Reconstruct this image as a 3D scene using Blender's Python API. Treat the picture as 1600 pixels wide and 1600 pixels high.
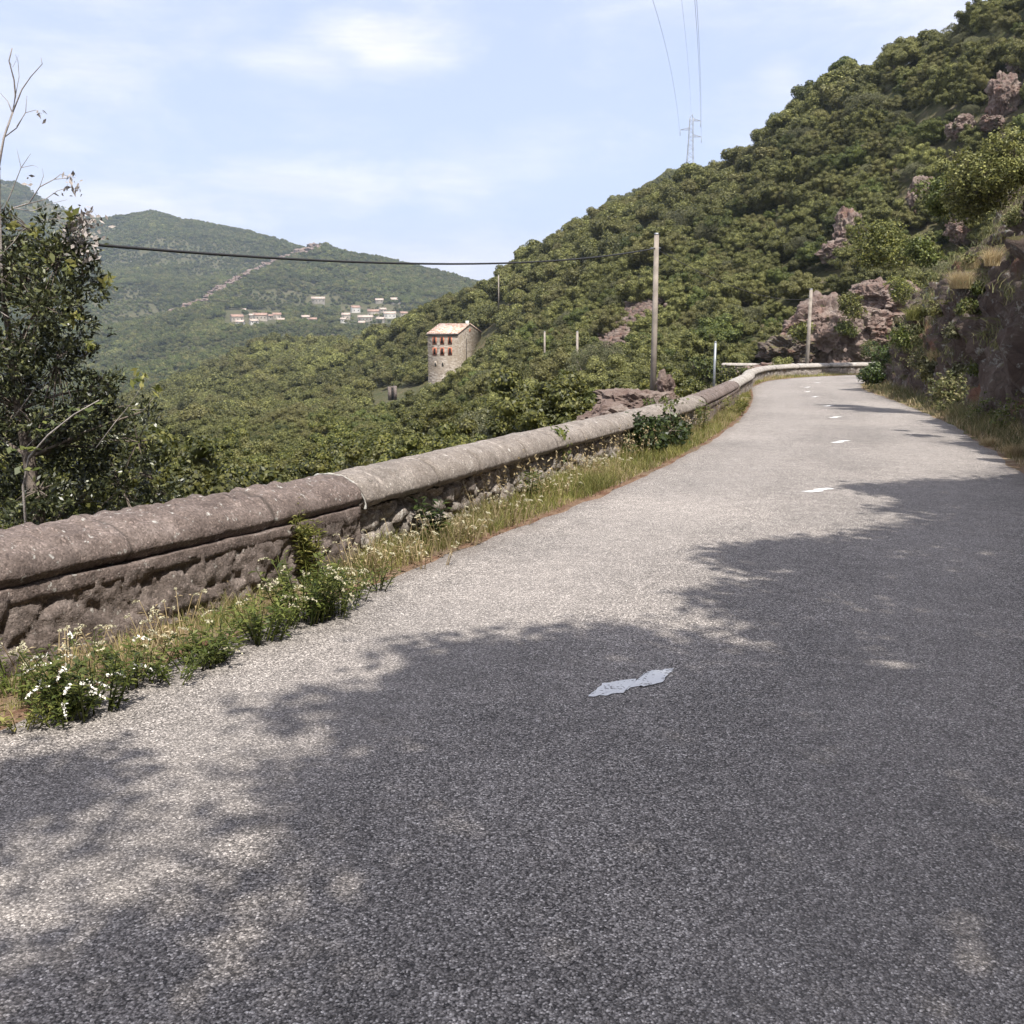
import bpy, math, random
import numpy as np
from mathutils import Vector, Matrix

for _o in list(bpy.data.objects):
    bpy.data.objects.remove(_o)
S = bpy.context.scene
COL = S.collection
PI = math.pi
R = math.radians

# ------------------------------------------------------------------ camera
PITCH = R(11.0)
EYE = 1.6
F = 1600.0
cam_d = bpy.data.cameras.new('camera')
cam_d.sensor_width = 36.0
cam_d.lens = 36.0
cam_d.clip_start = 0.05
cam_d.clip_end = 20000
cam = bpy.data.objects.new('camera', cam_d)
COL.objects.link(cam)
cam.location = (0, 0, EYE)
cam.rotation_euler = (PI / 2 - PITCH, 0, 0)
S.camera = cam

# ------------------------------------------------------------------ light
SUN_EL = R(60)
TO_SUN = Vector((0.38, -0.92, 0)).normalized()
SUN_DIR = Vector((TO_SUN.x * math.cos(SUN_EL), TO_SUN.y * math.cos(SUN_EL), math.sin(SUN_EL)))
sun_d = bpy.data.lights.new('sun', 'SUN')
sun_d.energy = 4.6
sun_d.angle = R(0.55)
sun_d.color = (1.0, 0.945, 0.87)
sun = bpy.data.objects.new('sun', sun_d)
COL.objects.link(sun)
sun.rotation_euler = SUN_DIR.to_track_quat('Z', 'Y').to_euler()
S.view_settings.view_transform = 'Standard'
S.view_settings.look = 'None'
S.view_settings.exposure = 0.74
S.view_settings.gamma = 1.0
S.cycles.max_bounces = 5
S.cycles.diffuse_bounces = 3
S.cycles.glossy_bounces = 2
S.cycles.transmission_bounces = 3
S.cycles.transparent_max_bounces = 6
S.cycles.volume_bounces = 0
S.cycles.use_denoising = True
S.cycles.sample_clamp_indirect = 4.0
S.cycles.adaptive_threshold = 0.02

W = bpy.data.worlds.new('World')
S.world = W
W.use_nodes = True


class NT:
    """small helper round a node tree"""
    def __init__(self, tree):
        self.t = tree
        tree.nodes.clear()

    def n(self, kind, ins=None, **props):
        nd = self.t.nodes.new(kind)
        for k, v in props.items():
            setattr(nd, k, v)
        for k, v in (ins or {}).items():
            s = nd.inputs[k]
            if isinstance(v, bpy.types.NodeSocket):
                self.t.links.new(v, s)
            else:
                s.default_value = v
        return nd

    def math(self, op, a, b=0.0, c=0.0, clamp=False):
        return self.n('ShaderNodeMath', {0: a, 1: b, 2: c}, operation=op, use_clamp=clamp).outputs[0]

    def vmath(self, op, a, b=(0, 0, 0)):
        return self.n('ShaderNodeVectorMath', {0: a, 1: b}, operation=op).outputs[0]

    def mix(self, f, a, b, blend='MIX'):
        nd = self.t.nodes.new('ShaderNodeMix')
        nd.data_type = 'RGBA'
        nd.blend_type = blend
        for i, v in ((0, f), (6, a), (7, b)):
            if isinstance(v, bpy.types.NodeSocket):
                self.t.links.new(v, nd.inputs[i])
            else:
                nd.inputs[i].default_value = (v if i == 0 else (tuple(v) + (1,))[:4])
        return nd.outputs[2]

    def noise(self, vec, scale, detail=3, rough=0.5, dist=0.0):
        return self.n('ShaderNodeTexNoise', {'Vector': vec, 'Scale': scale, 'Detail': detail,
                                             'Roughness': rough, 'Distortion': dist}).outputs[0]

    def ramp(self, f, stops, interp='LINEAR'):
        nd = self.n('ShaderNodeValToRGB', {0: f})
        cr = nd.color_ramp
        cr.interpolation = interp
        while len(cr.elements) < len(stops):
            cr.elements.new(0.5)
        for e, (p, c) in zip(cr.elements, stops):
            e.position = p
            if isinstance(c, (int, float)):
                c = (c, c, c)
            e.color = tuple(c) + (1,)
        return nd.outputs[0]

    def rng(self, f, a, b, c=0.0, d=1.0, smooth=True):
        nd = self.n('ShaderNodeMapRange', {0: f, 1: a, 2: b, 3: c, 4: d})
        if smooth:
            nd.interpolation_type = 'SMOOTHSTEP'
        return nd.outputs[0]


def pix(px, py):
    """ray direction of a point measured in the photograph (per metre forward)"""
    v = py - 800.0
    zd = -F * math.sin(PITCH) - v * math.cos(PITCH)
    yd = F * math.cos(PITCH) - v * math.sin(PITCH)
    return (px - 800.0) / yd, zd / yd


def at(px, py, Y):
    a, b = pix(px, py)
    return Vector((a * Y, Y, EYE + b * Y))


def zroad(Y):
    Y = np.asarray(Y, dtype=float)
    # 4 % downhill, levelling out past 45 m
    a = -0.04 * Y
    b = -2.15 + 0.0 * Y
    k = 0.35
    return np.where(True, np.log(np.exp(a / k) + np.exp(b / k)) * k, a)


def onroad(px, py):
    a, b = pix(px, py)
    lo, hi = 1.0, 70.0
    Y = 1.0
    for i in range(4000):
        Y = 1.0 + i * 0.02
        if EYE + b * Y < float(zroad(Y)):
            break
    return Vector((a * Y, Y, float(zroad(Y))))


# world: sky with soft clouds
w = NT(W.node_tree)
sky = w.n('ShaderNodeTexSky', sky_type='NISHITA')
sky.sun_disc = False
sky.sun_elevation = SUN_EL
sky.sun_rotation = math.atan2(TO_SUN.x, TO_SUN.y)
sky.air_density = 1.0
sky.dust_density = 1.6
sky.ozone_density = 1.2
tc = w.n('ShaderNodeTexCoord').outputs['Generated']


def blob(px, py, rx, rz, strength, nscale, amp=0.9):
    a, b = pix(px, py)
    d0 = Vector((a, 1, b)).normalized()
    d = w.vmath('SUBTRACT', tc, tuple(d0))
    d = w.vmath('MULTIPLY', d, (1 / rx, 0.4, 1 / rz))
    ln = w.n('ShaderNodeVectorMath', {0: d}, operation='LENGTH').outputs['Value']
    st = w.vmath('MULTIPLY', tc, (1, 1, 2.6))
    nz = w.noise(st, nscale, 6, 0.62, 0.3)
    nz = w.math('MULTIPLY', w.math('SUBTRACT', nz, 0.5), amp * 2)
    f = w.math('ADD', w.math('SUBTRACT', 1.0, ln), nz)
    return w.math('MULTIPLY', w.rng(f, 0.0, 1.0), strength)


masks = [blob(600, 70, 0.105, 0.042, 0.82, 14, 0.50), blob(480, 100, 0.10, 0.026, 0.5, 12, 0.6),
         blob(180, 330, 0.22, 0.05, 0.65, 9, 0.9), blob(560, 290, 0.22, 0.035, 0.6, 8, 1.1),
         blob(800, 245, 0.13, 0.035, 0.32, 9, 1.0), blob(650, 420, 0.4, 0.05, 0.55, 7, 0.8),
         blob(1225, 130, 0.035, 0.03, 0.4, 11, 0.6), blob(90, 200, 0.1, 0.02, 0.2, 10, 1.0),
         blob(-700, 0, 0.6, 0.3, 0.6, 5, 1.2), blob(2400, 0, 0.6, 0.3, 0.6, 5, 1.2)]
m = masks[0]
for q in masks[1:]:
    m = w.math('MAXIMUM', m, q)
sp_ = w.n('ShaderNodeSeparateXYZ', {0: tc})
over = w.math('MAXIMUM', w.rng(sp_.outputs[1], -.1, .25, 1, 0), w.rng(sp_.outputs[2], .45, .7))  # cloud cover added out of view, overhead and behind, to neutralise ambient light
on_ = w.noise(tc, 3.0, 6, .6)
over = w.math('MULTIPLY', over, w.rng(on_, .38, .55, .35, 1.0))
m = w.math('MAXIMUM', m, w.math('MULTIPLY', over, .85))
skyc = w.mix(0.68, sky.outputs[0], (5.5, 6.2, 8.8))
# thin grey undersides from a second noise
und = w.noise(w.vmath('MULTIPLY', tc, (1, 1, 7)), 12, 5, 0.6)
cl = w.mix(w.rng(und, 0.35, 0.7), (7.3, 7.2, 7.9), (8.9, 8.6, 8.8))
colr = w.mix(m, skyc, cl)
bg = w.n('ShaderNodeBackground', {0: colr, 1: 0.086})
w.n('ShaderNodeOutputWorld', {0: bg.outputs[0]})

# ------------------------------------------------------------------ numpy noise
def _hash(ix, iy, iz, k=0):
    h = (ix.astype(np.int64) * 374761393 + iy.astype(np.int64) * 668265263 + iz.astype(np.int64) * 2147483647 + k * 1274126177)
    h = (h ^ (h >> 13)) * 1274126177
    h = h ^ (h >> 16)
    return (h & 0xFFFFFF) / float(0xFFFFFF)


def vnoise(p, k=0):
    i = np.floor(p).astype(np.int64)
    f = p - i
    f = f * f * (3 - 2 * f)
    r = 0
    for dx in (0, 1):
        wx = f[:, 0] if dx else 1 - f[:, 0]
        for dy in (0, 1):
            wy = f[:, 1] if dy else 1 - f[:, 1]
            for dz in (0, 1):
                wz = f[:, 2] if dz else 1 - f[:, 2]
                r = r + wx * wy * wz * _hash(i[:, 0] + dx, i[:, 1] + dy, i[:, 2] + dz, k)
    return r * 2 - 1


def fbm(p, scale, octv=4, rough=0.5, k=0):
    r = 0
    a = 1.0
    for o in range(octv):
        r = r + a * vnoise(p * scale + 17.3 * o, k + o)
        scale *= 2.03
        a *= rough
    return r


def voro(p, k=0):
    """F1, F2 and cell value"""
    i = np.floor(p).astype(np.int64)
    n = len(p)
    f1 = np.full(n, 9.0)
    f2 = np.full(n, 9.0)
    cv = np.zeros(n)
    for dx in (-1, 0, 1):
        for dy in (-1, 0, 1):
            for dz in (-1, 0, 1):
                c = i + (dx, dy, dz)
                q = c + np.stack([_hash(c[:, 0], c[:, 1], c[:, 2], k + 5 + j) for j in range(3)], 1) * 0.9
                d = np.sqrt(((p - q) ** 2).sum(1))
                near = d < f1
                f2 = np.where(near, f1, np.minimum(f2, d))
                cv = np.where(near, _hash(c[:, 0], c[:, 1], c[:, 2], k + 11), cv)
                f1 = np.where(near, d, f1)
    return f1, f2, cv


# ------------------------------------------------------------------ mesh helpers
class MB:
    def __init__(self):
        self.v = []
        self.f = []
        self.n = 0

    def add(self, v, f):
        v = np.asarray(v, dtype=float)
        self.v.append(v)
        f = np.asarray(f) + self.n
        if len(f):
            self.f.append(f)
        self.n += len(v)

    def tube(self, pts, rad, seg=6, cap=True):
        pts = [Vector(p) for p in pts]
        m_ = len(pts)
        if not hasattr(rad, '__len__'):
            rad = [rad] * m_
        vs = []
        up = Vector((0.13, 0.21, 0.97))
        for i, p in enumerate(pts):
            d = (pts[min(i + 1, m_ - 1)] - pts[max(i - 1, 0)])
            d = d.normalized() if d.length > 1e-9 else Vector((0, 0, 1))
            a = d.cross(up)
            if a.length < 0.1:
                a = d.cross(Vector((1, 0, 0)))
            a.normalize()
            b = d.cross(a).normalized()
            for s in range(seg):
                t = 2 * PI * s / seg
                vs.append(p + (a * math.cos(t) + b * math.sin(t)) * rad[i])
        fs = []
        for i in range(m_ - 1):
            for s in range(seg):
                s2 = (s + 1) % seg
                fs.append((i * seg + s, i * seg + s2, (i + 1) * seg + s2, (i + 1) * seg + s))
        self.add([tuple(q) for q in vs], fs)
        if cap:
            k = self.n
            c0 = len(vs)
            self.add([tuple(pts[0]), tuple(pts[-1])], np.zeros((0, 4), int))
            base = k - c0
            tri = []
            for s in range(seg):
                s2 = (s + 1) % seg
                tri.append((base + s2, base + s, k, k))
                o = base + (m_ - 1) * seg
                tri.append((o + s, o + s2, k + 1, k + 1))
            self.f.append(np.array(tri))

    def box(self, x0, x1, y0, y1, z0, z1, M=None):
        v = [(x, y, z) for z in (z0, z1) for (x, y) in ((x0, y0), (x1, y0), (x1, y1), (x0, y1))]
        if M is not None:
            v = [tuple(M @ Vector(q)) for q in v]
        f = [(0, 3, 2, 1), (4, 5, 6, 7), (0, 1, 5, 4), (1, 2, 6, 5), (2, 3, 7, 6), (3, 0, 4, 7)]
        self.add(v, f)

    def quads(self, V):
        """V: (n,4,3)"""
        n = len(V)
        self.add(V.reshape(-1, 3), np.arange(n * 4).reshape(n, 4))

    def mesh(self, name, mat, smooth=False):
        me = bpy.data.meshes.new(name)
        V = np.concatenate(self.v) if self.v else np.zeros((0, 3))
        Fq = np.concatenate(self.f) if self.f else np.zeros((0, 4), int)
        tri = Fq[:, 2] == Fq[:, 3]
        cnt = np.where(tri, 3, 4)
        loops = Fq.reshape(-1)[np.stack([np.ones(len(Fq), bool)] * 3 + [~tri], 1).reshape(-1)]
        me.vertices.add(len(V))
        me.vertices.foreach_set('co', V.astype(np.float32).reshape(-1))
        me.loops.add(len(loops))
        me.loops.foreach_set('vertex_index', loops.astype(np.int32))
        me.polygons.add(len(Fq))
        me.polygons.foreach_set('loop_start', np.concatenate([[0], np.cumsum(cnt)[:-1]]).astype(np.int32))
        me.polygons.foreach_set('loop_total', cnt.astype(np.int32))
        if smooth:
            me.polygons.foreach_set('use_smooth', np.ones(len(Fq), bool))
        me.update(calc_edges=True)
        if mat:
            me.materials.append(mat)
        return me

    def build(self, name, mat, parent=None, smooth=False, loc=None):
        o = bpy.data.objects.new(name, self.mesh(name, mat, smooth))
        COL.objects.link(o)
        if parent is not None:
            o.parent = parent
        if loc is not None:
            o.location = loc
        return o


def tag(o, label=None, cat=None, group=None, kind=None):
    if label:
        o['label'] = label
    if cat:
        o['category'] = cat
    if group:
        o['group'] = group
    if kind:
        o['kind'] = kind
    return o


def empty(name, loc, rz=0.0):
    o = bpy.data.objects.new(name, None)
    o.empty_display_size = 0.2
    COL.objects.link(o)
    o.location = loc
    o.rotation_euler = (0, 0, rz)
    return o


def grid_mb(P):
    """P: (a,b,3) array -> MB"""
    a, b, _ = P.shape
    mb = MB()
    idx = np.arange(a * b).reshape(a, b)
    f = np.stack([idx[:-1, :-1], idx[1:, :-1], idx[1:, 1:], idx[:-1, 1:]], -1).reshape(-1, 4)
    mb.add(P.reshape(-1, 3), f)
    return mb


def resample(pts, ds):
    """Catmull-Rom through 2-D points, resampled to even steps"""
    P = np.array(pts, float)
    out = []
    n = len(P)
    for i in range(n - 1):
        p0, p1, p2, p3 = P[max(i - 1, 0)], P[i], P[i + 1], P[min(i + 2, n - 1)]
        for t in np.linspace(0, 1, 40, endpoint=False):
            out.append(0.5 * ((2 * p1) + (-p0 + p2) * t + (2 * p0 - 5 * p1 + 4 * p2 - p3) * t * t + (-p0 + 3 * p1 - 3 * p2 + p3) * t ** 3))
    out.append(P[-1])
    out = np.array(out)
    L = np.concatenate([[0], np.cumsum(np.linalg.norm(np.diff(out, axis=0), axis=1))])
    s = np.arange(0, L[-1], ds)
    X = np.stack([np.interp(s, L, out[:, 0]), np.interp(s, L, out[:, 1])], 1)
    T = np.gradient(X, axis=0)
    T /= np.linalg.norm(T, axis=1)[:, None]
    Nr = np.stack([T[:, 1], -T[:, 0]], 1)     # to the right of travel
    return s, X, T, Nr


CENTRE = [(-11, -18), (-6.2, -9), (-1.75, -0.5), (0.62, 4.8), (3.75, 12.1), (6.2, 19.06), (8.4, 26.4), (10.15, 33), (11.7, 39.3),
          (13.1, 45.6), (14.4, 50), (16.5, 55), (20.3, 59), (25.5, 61.5), (32, 62), (40, 60), (50, 55)]
WALL = [(-12.6, -13.5), (-8.3, -5.5), (-5.6, -0.1), (-2.74, 5.3), (-1.45, 8.05), (.32, 12.95), (1.37, 15.7), (4.0, 23.2), (6.7, 32.5), (8.6, 39.5),
        (10.6, 46.5), (12.3, 53), (14.8, 59.0), (18.7, 62.7), (24.5, 65), (32, 65.6), (41, 63.6), (52, 58)]

# ------------------------------------------------------------------ materials
def mat(name):
    m_ = bpy.data.materials.new(name)
    m_.use_nodes = True
    return m_, NT(m_.node_tree)


def finish(nt, col, rough=0.85, bump=None, bstr=0.4, bdist=0.02, spec=0.3, trans=None, extra=None):
    ins = {'Base Color': col, 'Roughness': rough, 'Specular IOR Level': spec}
    if bump is not None:
        b = nt.n('ShaderNodeBump', {'Strength': bstr, 'Distance': bdist, 'Height': bump})
        ins['Normal'] = b.outputs[0]
    p = nt.n('ShaderNodeBsdfPrincipled', ins)
    for k, v in (extra or {}).items():
        p.inputs[k].default_value = v
    sh = p.outputs[0]
    if trans:
        tl = nt.n('ShaderNodeBsdfTranslucent', {0: col})
        sh = nt.n('ShaderNodeMixShader', {0: trans, 1: sh, 2: tl.outputs[0]}).outputs[0]
    nt.n('ShaderNodeOutputMaterial', {0: sh})


def pos(nt):
    return nt.n('ShaderNodeNewGeometry').outputs['Position']


def simple(name, col, rough=0.8, var=0.25, scale=8, spec=0.3, metal=0.0, bstr=0.2):
    m_, nt = mat(name)
    p = pos(nt)
    nz = nt.noise(p, scale, 5, 0.6)
    dark = tuple(c * (1 - var) for c in col)
    lite = tuple(min(1, c * (1 + var)) for c in col)
    c = nt.mix(nt.rng(nz, 0.3, 0.7), dark, lite)
    finish(nt, c, rough, nt.noise(p, scale * 6, 4), bstr, 0.01, spec, extra={'Metallic': metal})
    return m_


def m_road():
    m_, nt = mat('chip_seal')
    p = pos(nt)
    v1 = nt.n('ShaderNodeTexVoronoi', {'Vector': p, 'Scale': 135.0})
    v2 = nt.n('ShaderNodeTexVoronoi', {'Vector': p, 'Scale': 210.0})
    sep = nt.n('ShaderNodeSeparateColor', {0: v1.outputs['Color']})
    sep2 = nt.n('ShaderNodeSeparateColor', {0: v2.outputs['Color']})
    chip = nt.ramp(sep.outputs[0], [(0, (.075, .070, .067)), (.35, (.180, .166, .155)), (.65, (.29, .268, .250)), (.9, (.40, .370, .345)), (1, (.66, .62, .58))])
    fine = nt.ramp(sep2.outputs[1], [(0, .55), (1, 1.42)])
    c = nt.mix(1.0, chip, fine, 'MULTIPLY')
    edge = nt.rng(v1.outputs['Distance'], 0.3, 0.9, 1.0, 0.5)
    c = nt.mix(1.0, c, edge, 'MULTIPLY')
    big = nt.noise(p, 0.5, 5, 0.6)
    c = nt.mix(1.0, c, nt.ramp(big, [(.3, (1.0, .99, .98)), (.7, (1.32, 1.29, 1.26))]), 'MULTIPLY')
    patch = nt.noise(p, 0.13, 6, .7)
    c = nt.mix(1.0, c, nt.ramp(patch, [(.4, .88), (.6, 1.08)]), 'MULTIPLY')
    mid = nt.noise(p, 6, 5, 0.65)
    c = nt.mix(1.0, c, nt.ramp(mid, [(.3, .82), (.7, 1.16)]), 'MULTIPLY')
    lat = nt.math('ABSOLUTE', nt.n('ShaderNodeAttribute', attribute_name='lat').outputs['Fac'])
    lt = nt.math('ADD', lat, nt.math('MULTIPLY', nt.math('SUBTRACT', nt.noise(p, 1.6, 5, .7), .5), .28))
    trk = nt.math('MULTIPLY', nt.rng(lt, .22, .42), nt.rng(lt, .62, .8, 1, 0))
    c = nt.mix(nt.math('MULTIPLY', trk, .18), c, (.30, .275, .255))
    c = nt.mix(nt.rng(lt, .86, 1.04, 0, .55), c, (.12, .10, .085))
    stone = nt.noise(p, 320, 2, 0.5)
    h = nt.math('ADD', nt.math('MULTIPLY', v1.outputs['Distance'], -1.0), nt.math('MULTIPLY', stone, 0.3))
    finish(nt, c, 0.85, h, 0.75, 0.006, 0.25)
    return m_


def m_paint():
    m_, nt = mat('road_paint')
    p = pos(nt)
    v = nt.n('ShaderNodeTexVoronoi', {'Vector': p, 'Scale': 95.0})
    sep = nt.n('ShaderNodeSeparateColor', {0: v.outputs['Color']})
    worn = nt.rng(nt.math('ADD', nt.math('MULTIPLY', sep.outputs[0], 0.6), nt.math('MULTIPLY', nt.noise(p, 14, 4, 0.7), 0.9)), 0.96, 1.06)
    c = nt.mix(worn, (.78, .78, .77), (.24, .23, .22))
    finish(nt, c, 0.6, nt.math('MULTIPLY', v.outputs['Distance'], -1.0), 0.5, 0.004)
    return m_


def m_soil(name='soil', a=(.16, .10, .065), b=(.27, .21, .14), c2=(.10, .11, .04)):
    m_, nt = mat(name)
    p = pos(nt)
    c = nt.mix(nt.rng(nt.noise(p, 5, 6, .65), .35, .65), a, b)
    c = nt.mix(nt.rng(nt.noise(p, 1.1, 5, .6), .45, .62), c, c2)
    c = nt.mix(1.0, c, nt.ramp(nt.noise(p, 60, 3, .6), [(.3, .6), (.7, 1.3)]), 'MULTIPLY')
    finish(nt, c, .95, nt.noise(p, 40, 5, .7), .7, .03, .1)
    return m_


def m_hillground():
    m_, nt = mat('hill_ground')
    p = pos(nt)
    n1 = nt.noise(p, 0.03, 6, .65)
    n2 = nt.noise(p, 0.25, 6, .7)
    c = nt.mix(nt.rng(n1, .4, .6), (.045, .055, .024), (.095, .085, .052))
    c = nt.mix(nt.rng(n2, .4, .62), c, (.060, .062, .028))
    c = nt.mix(nt.rng(nt.noise(p, 1.3, 6, .75), .5, .65), c, (.14, .115, .07))
    c = nt.mix(nt.rng(nt.noise(p, .12, 8, .75), .62, .72), c, (.26, .22, .18))
    finish(nt, c, .95, n2, .6, .6, .1)
    return m_


def m_leaf(name, dark, mid, lite, rough=.5, trans=.22, obj_var=0.35, scale=0.5, spec=.35, warm=(.16, .13, .04), warmth=.0, wnoise=.12):
    """foliage: colour varies per leaf, per plant and slowly over space"""
    m_, nt = mat(name)
    geo = nt.n('ShaderNodeNewGeometry')
    oi = nt.n('ShaderNodeObjectInfo')
    r = geo.outputs['Random Per Island']
    c = nt.ramp(r, [(0, dark), (.5, mid), (1, lite)])
    orv = nt.math('MULTIPLY', nt.math('SUBTRACT', oi.outputs['Random'], .5), 2 * obj_var)
    br = nt.math('ADD', 1.0, orv)
    br = nt.math('MULTIPLY', br, nt.rng(nt.noise(geo.outputs['Position'], wnoise, 3, .5), .3, .7, .78, 1.2))
    br = nt.math('MULTIPLY', br, nt.rng(nt.noise(geo.outputs['Position'], .012, 4, .6), .3, .7, .72, 1.3))
    c = nt.mix(1.0, c, nt.n('ShaderNodeCombineColor', {0: br, 1: br, 2: br}).outputs[0], 'MULTIPLY')
    if warmth:
        o2 = nt.math('FRACT', nt.math('MULTIPLY', oi.outputs['Random'], 37.7))
        c = nt.mix(nt.math('MULTIPLY', nt.rng(o2, .55, 1.0), warmth), c, warm)
    finish(nt, c, rough, None, trans=trans, spec=spec)
    return m_


def m_stone_old(name, cols, lichen=(.42, .41, .38), lich=.62, sc=1.0, crack=True):
    m_, nt = mat(name)
    p = pos(nt)
    pw = nt.vmath('ADD', p, nt.vmath('MULTIPLY', nt.n('ShaderNodeTexNoise', {'Vector': p, 'Scale': 6.0 * sc}).outputs['Color'], (.06, .06, .06)))
    n1 = nt.noise(p, 3.5 * sc, 7, .7)
    c = nt.ramp(n1, [(.25, cols[0]), (.5, cols[1]), (.75, cols[2])])
    v = nt.n('ShaderNodeTexVoronoi', {'Vector': pw, 'Scale': 85.0 * sc})
    sp = nt.n('ShaderNodeSeparateColor', {0: v.outputs['Color']})
    c = nt.mix(1.0, c, nt.ramp(sp.outputs[0], [(0, .68), (.5, 1.0), (.9, 1.2), (1, 1.8)]), 'MULTIPLY')
    n2 = nt.noise(p, 16 * sc, 6, .7)
    c = nt.mix(nt.rng(n2, lich, lich + .08), c, lichen)
    n3 = nt.noise(p, 9 * sc, 5, .6)
    c = nt.mix(nt.rng(nt.noise(p, 2.2 * sc, 6, .7), .5, .66, 0, .45), c, tuple(q * .6 for q in cols[0]))
    c = nt.mix(nt.rng(n3, .63, .72, 0, .7), c, tuple(q * .35 for q in cols[0]))
    ja = nt.n('ShaderNodeAttribute', attribute_name='joint').outputs['Fac']
    sa = nt.n('ShaderNodeAttribute', attribute_name='streak').outputs['Fac']
    c = nt.mix(nt.math('MULTIPLY', sa, .75), c, tuple(min(.6, q * 1.9) for q in cols[2]))
    c = nt.mix(nt.math('MULTIPLY', ja, .75), c, (.045, .038, .033))
    h = nt.math('ADD', nt.math('MULTIPLY', v.outputs['Distance'], -.25), nt.noise(p, 28 * sc, 6, .75))
    finish(nt, c, .9, h, .7, .016 / sc, .2)
    return m_


def m_rock():
    m_, nt = mat('cliff_rock')
    p = pos(nt)
    n1 = nt.noise(p, 0.7, 8, .7, .6)
    c = nt.ramp(n1, [(.28, (.055, .042, .036)), (.45, (.115, .084, .070)), (.58, (.165, .132, .112)), (.75, (.26, .23, .195))])
    n2 = nt.noise(p, 3.0, 7, .75)
    c = nt.mix(nt.rng(n2, .56, .63), c, (.30, .29, .26))
    n4 = nt.noise(p, .35, 4, .6)
    c = nt.mix(nt.rng(n4, .58, .66, 0, .7), c, (.26, .12, .075))
    v = nt.n('ShaderNodeTexVoronoi', {'Vector': nt.vmath('ADD', p, nt.vmath('MULTIPLY', nt.n('ShaderNodeTexNoise', {'Vector': p, 'Scale': 1.5}).outputs['Color'], (.5, .5, .5))), 'Scale': 1.6}, feature='DISTANCE_TO_EDGE')
    c = nt.mix(nt.rng(v.outputs[0], 0, .03, .35, 0), c, (.03, .025, .022))
    nzc = nt.n('ShaderNodeSeparateXYZ', {0: nt.n('ShaderNodeNewGeometry').outputs['Normal']}).outputs[2]
    c = nt.mix(nt.rng(nt.math('ADD', nzc, nt.math('MULTIPLY', nt.noise(p, 2.2, 5, .6), .5)), .88, 1.08), c, nt.mix(nt.noise(p, 6, 5, .7), (.055, .06, .022), (.20, .165, .09)))
    h = nt.math('ADD', nt.noise(p, 4, 10, .8), nt.math('MULTIPLY', nt.rng(v.outputs[0], 0, .12), .15))
    finish(nt, c, .9, h, 1.0, .22, .2)
    return m_


def m_pale_rock():
    m_, nt = mat('pale_rock')
    p = pos(nt)
    n1 = nt.noise(p, 0.8, 8, .72, .5)
    c = nt.ramp(n1, [(.28, (.080, .056, .048)), (.45, (.160, .115, .098)), (.6, (.24, .195, .168)), (.78, (.35, .31, .275))])
    n4 = nt.noise(p, .5, 5, .6)
    c = nt.mix(nt.rng(n4, .52, .64, 0, .6), c, (.19, .11, .085))
    n5 = nt.noise(p, .9, 5, .6)
    c = nt.mix(nt.rng(n5, .60, .68, 0, .8), c, (.10, .115, .045))
    finish(nt, c, .92, nt.noise(p, 3, 8, .75), .9, .2, .15)
    return m_


M = {}
M['road'] = m_road()
M['paint'] = m_paint()
M['soil'] = m_soil()
M['litter'] = m_soil('litter', (.13, .07, .045), (.22, .15, .10), (.17, .13, .09))
M['hill'] = m_hillground()
M['old_coping'] = m_stone_old('old_coping', [(.080, .062, .055), (.145, .115, .102), (.225, .186, .168)], lich=.60)
M['old_stone'] = m_stone_old('old_stone', [(.080, .064, .056), (.150, .122, .108), (.240, .203, .183)], lichen=(.36, .34, .31), lich=.60)
M['coping'] = m_stone_old('grey_coping', [(.15, .128, .110), (.215, .188, .165), (.29, .262, .235)], lichen=(.55, .53, .49), lich=.62, sc=.9)
M['pale_coping'] = m_stone_old('pale_coping', [(.25, .225, .20), (.31, .285, .255), (.38, .35, .32)], lich=.66, sc=.5)
M['rubble'] = m_stone_old('rubble_stone', [(.10, .080, .068), (.23, .20, .175), (.36, .33, .30)], lichen=(.48, .46, .42), lich=.56)
M['rock'] = m_rock()
M['pale_rock'] = m_pale_rock()
M['holm'] = m_leaf('holm_foliage', (.036, .043, .014), (.118, .124, .036), (.245, .242, .080), .55, .24, .26, warm=(.16, .14, .055), warmth=.5)
M['holm_near'] = m_leaf('near_foliage', (.028, .038, .009), (.090, .102, .022), (.22, .215, .052), .5, .22, .25, warmth=.25)
M['green'] = m_leaf('green_foliage', (.028, .040, .010), (.072, .092, .022), (.155, .170, .042), .55, .22, .25, warmth=.1)
M['grey_tree'] = m_leaf('grey_green_foliage', (.05, .055, .025), (.12, .125, .06), (.21, .20, .11), .6, .18, .2)
M['dark_leaf'] = m_leaf('dark_leaves', (.016, .022, .010), (.050, .060, .026), (.17, .18, .07), .38, .12, .1, spec=.5)
M['weed'] = m_leaf('weed_leaves', (.04, .062, .012), (.105, .135, .028), (.23, .25, .065), .5, .3, .2)
M['bramble'] = m_leaf('bramble_leaves', (.016, .028, .008), (.042, .066, .017), (.10, .13, .034), .45, .2, .15)
M['grass'] = m_leaf('grass_blades', (.065, .085, .018), (.19, .20, .045), (.38, .35, .12), .6, .3, .1, wnoise=1.2)
M['dry'] = m_leaf('dry_blades', (.26, .19, .09), (.42, .33, .18), (.60, .50, .31), .7, .3, .1, wnoise=1.2)
M['shadegrass'] = m_leaf('bank_grass_blades', (.06, .075, .025), (.13, .14, .05), (.28, .25, .12), .6, .3, .1, wnoise=.9)
M['flower'] = simple('white_petals', (.80, .78, .70), .7, .1, 20)
M['cream'] = simple('cream_flower_spikes', (.46, .43, .30), .7, .2, 30)
M['bark'] = simple('bark', (.14, .115, .095), .9, .4, 14, bstr=.6)
M['deadwood'] = simple('dead_wood', (.30, .27, .25), .9, .3, 14, bstr=.5)
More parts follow.
